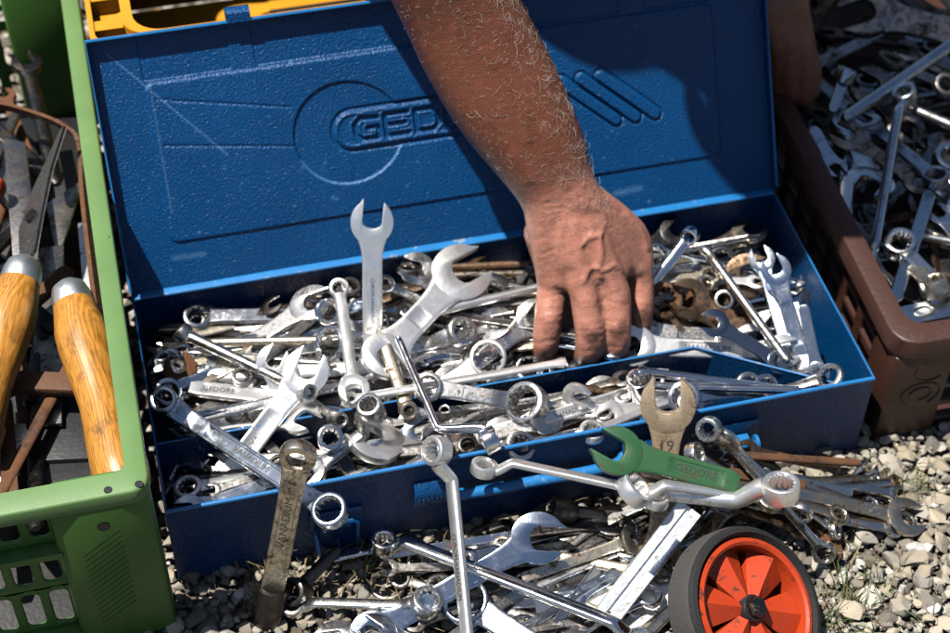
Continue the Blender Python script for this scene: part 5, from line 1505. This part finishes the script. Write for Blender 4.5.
chain(sk, [HP(-.022, -.052, .078), HP(0, -.050, .086), HP(.022, -.052, .078)], [.006, .008, .006], 12)
chain(sk, [HP(-.020, -.062, .076), HP(0, -.061, .083), HP(.020, -.062, .076)], [.006, .008, .006], 12)
for s in (-1, 1):
    chain(sk, [HP(s * .078, .022, -.010), HP(s * .086, .002, -.014), HP(s * .078, -.022, -.004)], [.010, .012, .007], 12)
body = remeshed(sk, 'person', .0018, 9, [M['skin']], None)
tag(body, "person bending over the toolbox, hairy sunburnt arm reaching into the wrenches", 'person')

# ---- sculpt veins, tendons and knuckles on the back of the hand
me = body.data; nv = len(me.vertices)
co = np.empty(nv * 3, np.float32); me.vertices.foreach_get('co', co); co = co.reshape(-1, 3).astype(np.float64)
no = np.empty(nv * 3, np.float32); me.vertices.foreach_get('normal', no); no = no.reshape(-1, 3).astype(np.float64)
bvh = BVHTree.FromPolygons([Vector(p) for p in co], [list(p.vertices) for p in me.polygons])
def onskin(u, v):
    h = bvh.ray_cast(CAM_LOC, ray(u, v).normalized(), 3.0)
    return np.array(h[0][:]) if h[0] is not None else None
camv = np.array([to_cam(Vector(MC[1]))[i] for i in range(3)])
facing = np.clip(no @ camv, 0, 1)
def dist_poly(pix):
    pts = [onskin(*q) for q in pix]; pts = [p for p in pts if p is not None]
    d = np.full(nv, 9.0)
    for a, b_ in zip(pts[:-1], pts[1:]):
        ab = b_ - a; t_ = np.clip(((co - a) @ ab) / (ab @ ab + 1e-12), 0, 1)
        d = np.minimum(d, np.linalg.norm(co - a - t_[:, None] * ab, axis=1))
    return d
disp = np.zeros(nv); wrist0 = np.array(cc[0][:])
VEINS = [([(582, 244), (590, 236), (599, 236), (601, 252), (598, 267), (601, 276)], .0019, .0019),
         ([(598, 267), (588, 270), (582, 282)], .0017, .0018),
         ([(602, 270), (614, 265), (622, 270)], .0015, .0017),
         ([(628, 214), (640, 228), (648, 248)], .0013, .0020),
         ([(560, 236), (566, 252), (562, 270)], .0007, .0020), ([(600, 236), (606, 220), (596, 204)], .0010, .0019),
         ([(545, 130), (556, 160), (566, 186)], .0011, .0026), ([(500, 60), (520, 100), (528, 140)], .0010, .0030), ([(455, 30), (470, 80), (500, 130), (530, 180)], .0009, .0030)]
for pix, amp, s in VEINS: disp += .85 * amp * np.exp(-(dist_poly(pix) / (s * 1.25)) ** 2)
for a, b_ in (((574, 225), (587, 292)), ((588, 224), (614, 288)), ((560, 225), (555, 282)), ((600, 222), (638, 270))):
    disp += .0011 * np.exp(-(dist_poly([a, ((a[0] + b_[0]) / 2, (a[1] + b_[1]) / 2), b_]) / .0038) ** 2)
for pix in ([(570, 274), (570, 300)], [(601, 288), (603, 312)], [(629, 280), (632, 302)]):
    disp -= .0016 * np.exp(-(dist_poly(pix) / .0045) ** 2)
for (u, v, a_, s_) in ((554, 287, .0016, .0075), (587, 301, .0020, .0075), (616, 298, .0018, .0070), (642, 274, .0016, .0070), (549, 319, .0009, .0055), (590, 331, .0012, .0055), (617, 328, .0010, .0052), (640, 306, .0009, .005)):
    disp += a_ * np.exp(-(np.linalg.norm(co - onskin(u, v), axis=1) / s_) ** 2)
# creases across knuckles and joints, and folds where the hand bends at the wrist
CR = []
for (u, v, w_, sl) in ((549, 318, 12, 2), (549, 312, 11, 2), (549, 324, 12, 1), (590, 330, 12, 1), (590, 325, 11, 1), (590, 336, 12, 0), (617, 327, 11, -1), (617, 322, 10, -1), (617, 333, 11, -1), (643, 306, 9, -2), (546, 341, 10, 2), (589, 351, 11, 0), (616, 347, 10, 0), (586, 303, 14, 1), (586, 308, 13, 1), (553, 296, 12, 3), (615, 303, 12, -2), (545, 210, 22, 2), (543, 216, 20, 3), (548, 203, 22, 1), (600, 205, 22, -8), (540, 262, 14, 6), (536, 270, 12, 6), (542, 254, 14, 5), (534, 240, 10, 3)):
    CR.append([(u - w_, v + sl), (u, v), (u + w_, v - sl)])
for pix in CR: disp -= .00055 * np.exp(-(dist_poly(pix) / .0013) ** 2)
nz = np.array([noise.noise(Vector(p) * 260) * .6 + noise.noise(Vector(p) * 520) * .4 for p in co])
hx = np.array((Vector(MC[1]) - Vector(WJ[1])).normalized()[:]); hs = (co - wrist0) @ hx; hc = co - wrist0 - hs[:, None] * hx
wr = np.array([noise.noise(Vector((a * 430, q[0] * 95, q[1] * 95 + q[2] * 95))) for a, q in zip(hs, hc)])
disp += .00010 * nz + .00022 * np.minimum(wr, .15)
co2 = co + no * (disp * np.clip(.3 + facing, 0, 1))[:, None]
me.vertices.foreach_set('co', co2.astype(np.float32).ravel()); me.update()
# tan (forearm browner than hand) and grime (dirty knuckles) as skin attributes
wrist = np.array(cc[0][:]); axis = np.array((cc[2] - cc[0]).normalized()[:])
s_ = (co - wrist) @ axis
tan = np.clip((s_ - .002) / .05, 0, 1); tan = tan * tan * (3 - 2 * tan)
tan = np.where((co[:, 0] > .22) | (co[:, 2] > .36), .9, tan)  # far arm's dark tan stands in for the deep shade on it
gr = np.zeros(nv)
for (u, v, r, a) in ((592, 338, .0062, .9), (586, 330, .004, .6), (594, 348, .004, .6), (617, 334, .006, .9), (622, 326, .004, .7), (612, 345, .004, .5), (645, 318, .006, .8), (547, 330, .004, .35), (548, 353, .005, .3), (641, 333, .006, .6), (603, 310, .004, .3), (575, 300, .004, .25)):
    p = onskin(u, v)
    if p is not None: gr = np.maximum(gr, min(1, a * 1.25) * np.exp(-(np.linalg.norm(co - p, axis=1) / (r * 1.1)) ** 4))
for pix, a, w_ in (([(423, 60), (450, 105), (480, 140), (505, 175)], .30, .008), ([(425, 90), (455, 130)], .2, .006)):
    gr = np.maximum(gr, a * np.exp(-(dist_poly(pix) / w_) ** 2))
for nm, arr in (('tan', tan), ('grime', gr)):
    at_ = me.attributes.new(nm, 'FLOAT', 'POINT'); at_.data.foreach_set('value', arr.astype(np.float32))

# ---- curly pale hair on the forearm
hb = MB()
bvh = BVHTree.FromPolygons([Vector(p) for p in co2], [list(p.vertices) for p in me.polygons])
def add_hair(p, nrm, L, r, curl):
    down = Vector((.35, -.25, -.6)); t_ = (down - nrm * down.dot(nrm)).normalized()
    t_ = Matrix.Rotation(RNG.normal() * .8, 3, nrm) @ t_
    b2 = nrm.cross(t_); pts = []; ph = RNG.uniform(0, 6.28); k = RNG.normal() * curl
    d = (nrm * RNG.uniform(.05, .45) + t_).normalized(); q = p - nrm * .0003
    n_ = 9
    for i in range(n_):
        pts.append(q.copy())
        d = (Matrix.Rotation(k * .34 + RNG.normal() * .12, 3, nrm) @ d)
        d = (d - nrm * (.10 if i > 2 else 0)).normalized()
        q = q + d * (L / n_)
        if i > 3:
            hh = (q - p).dot(nrm)
            if hh < .0006: q = q + nrm * (.0006 - hh)
    hb.tube(pts, [r * (1 - .75 * i / n_) for i in range(n_)], 3)
cnt = 0
for _ in range(6000):
    f = RNG.uniform(0, 1) ** .9
    v = -10 + 215 * RNG.uniform(0, 1)
    cx = np.interp(v, [0, 50, 100, 150, 205], [455, 480, 508, 538, 563]); hw = np.interp(v, [0, 100, 150, 205], [66, 69, 58, 46])
    side = RNG.choice([RNG.uniform(-1, 1), RNG.uniform(.1, 1.0), RNG.uniform(.55, 1.0)], p=[.1, .3, .6])
    h = bvh.ray_cast(CAM_LOC, ray(cx + side * hw * .99, v).normalized(), 3.0)
    if h[0] is None or h[0].y > .33: continue
    add_hair(h[0], h[1], RNG.uniform(.007, .019), RNG.uniform(.00006, .00013), 1.1)
    cnt += 1
    if cnt > 250: break
for _ in range(550):      # short dark down
    v = RNG.uniform(-5, 235); cx = np.interp(v, [0, 50, 100, 150, 205, 235], [455, 480, 508, 538, 563, 578]); hw = np.interp(v, [0, 100, 150, 205, 235], [66, 69, 58, 46, 50])
    h = bvh.ray_cast(CAM_LOC, ray(cx + RNG.uniform(-1, 1) * hw * .98, v).normalized(), 3.0)
    if h[0] is None or h[0].y > .33: continue
    add_hair(h[0], h[1], RNG.uniform(.003, .007), .00009, .6)
hb.build('arm_hair', M['hair'], body, angle=180)
hm = MB(); chain(hm, [HP(0, .046, -.034), HP(0, .050, .006)], [.081, .076], 28, smooth=False)
hm.build('hair', M['head_hair'], body)
for s in (-1, 1):
    e_ = MB(); e_.lathe([(.001, -.0115), (.007, -.009), (.0112, -.003), (.0112, .003), (.007, .009), (.001, .0115)], 14, Matrix.Translation(HP(s * .031, .006, .066)))
    e_.build('eye', M['nail'], body)
# clothes
pel = Vector((.06, .80, .87))
cl = MB()
chain(cl, [sh_r + Vector((.01, .01, 0)), neck + Vector((0, .06, -.015)), sh_l + Vector((-.01, .01, 0))], [.072, .088, .072], 24)
for dx in (-.075, .075):
    chain(cl, [Vector((.06 + dx * 1.1, .39, .665)), Vector((.06 + dx, .575, .77)), pel + Vector((dx, .02, -.01))], [.100, .130, .118], 24)
chain(cl, [Vector((.06, .39, .665)), Vector((.06, .575, .755)), pel], [.115, .150, .135], 24)
upr = (elbow - sh_r); upl = (ell - sh_l)
chain(cl, [sh_r, sh_r + upr * .32, sh_r + upr * .56], [.062, .056, .058], 24)
chain(cl, [sh_l, sh_l + upl * .32, sh_l + upl * .56], [.068, .064, .066], 24)
remeshed(cl, 'shirt', .007, 4, [M['cloth']], body)
tr = MB()
chain(tr, [pel + Vector((-.05, .01, .01)), pel + Vector((.05, .01, .01))], [.122, .122], 24, smooth=False)
for s in (-1, 1):
    hip = pel + Vector((s * .085, .01, -.03)); knee = Vector((.06 + s * .13, .78, .47)); ank = Vector((.06 + s * .15, .86, .09))
    chain(tr, [hip, hip * .5 + knee * .5 + Vector((0, -.01, 0)), knee, knee * .5 + ank * .5, ank], [.100, .088, .068, .064, .056], 24)
remeshed(tr, 'trousers', .008, 4, [M['denim']], body)
for s in (-1, 1):
    sh = MB(); a = Vector((.06 + s * .15, .86, .045))
    chain(sh, [a + Vector((0, .05, 0)), a, a + Vector((s * .01, -.09, -.006)), a + Vector((s * .018, -.15, -.010))], [.038, .042, .040, .030], 20)
    shoe = remeshed(sh, 'shoe', .006, 3, [M['leather']], body)
paint_seed(body, 1.0, .0)
# ================================================================ daylight
sc = bpy.context.scene
SUN_AZ, SUN_EL = 8.0, 70.0           # from the left, and this many degrees round towards the back
sd = Vector((-math.cos(R_(SUN_EL)) * math.cos(R_(SUN_AZ)), math.cos(R_(SUN_EL)) * math.sin(R_(SUN_AZ)), math.sin(R_(SUN_EL))))
li = bpy.data.lights.new('sun', 'SUN'); li.energy = 5.0; li.angle = R_(.53); li.color = (1.0, .955, .89)
lo = bpy.data.objects.new('sun', li); C.objects.link(lo)
lo.rotation_euler = sd.to_track_quat('Z', 'Y').to_euler(); lo.location = sd * 5
w = bpy.data.worlds.new('World'); sc.world = w; w.use_nodes = True
nt = w.node_tree; bg = nt.nodes['Background']
sky = nt.nodes.new('ShaderNodeTexSky'); sky.sky_type = 'NISHITA'; sky.sun_disc = False
sky.sun_elevation = R_(SUN_EL); sky.sun_rotation = math.atan2(sd.x, sd.y)
nt.links.new(sky.outputs[0], bg.inputs[0]); bg.inputs[1].default_value = .05
sc.view_settings.view_transform = 'Standard'; sc.view_settings.look = 'None'
sc.view_settings.exposure = 0.50; sc.view_settings.gamma = 1.0; sc.view_settings.use_curve_mapping = False
sc.render.film_transparent = False
sc.cycles.max_bounces = 8; sc.cycles.diffuse_bounces = 0; sc.cycles.glossy_bounces = 5
sc.cycles.caustics_reflective = False; sc.cycles.caustics_refractive = False
sc.cycles.use_denoising = True
sc.cycles.pixel_filter_type = 'BLACKMAN_HARRIS'; sc.cycles.filter_width = 1.05
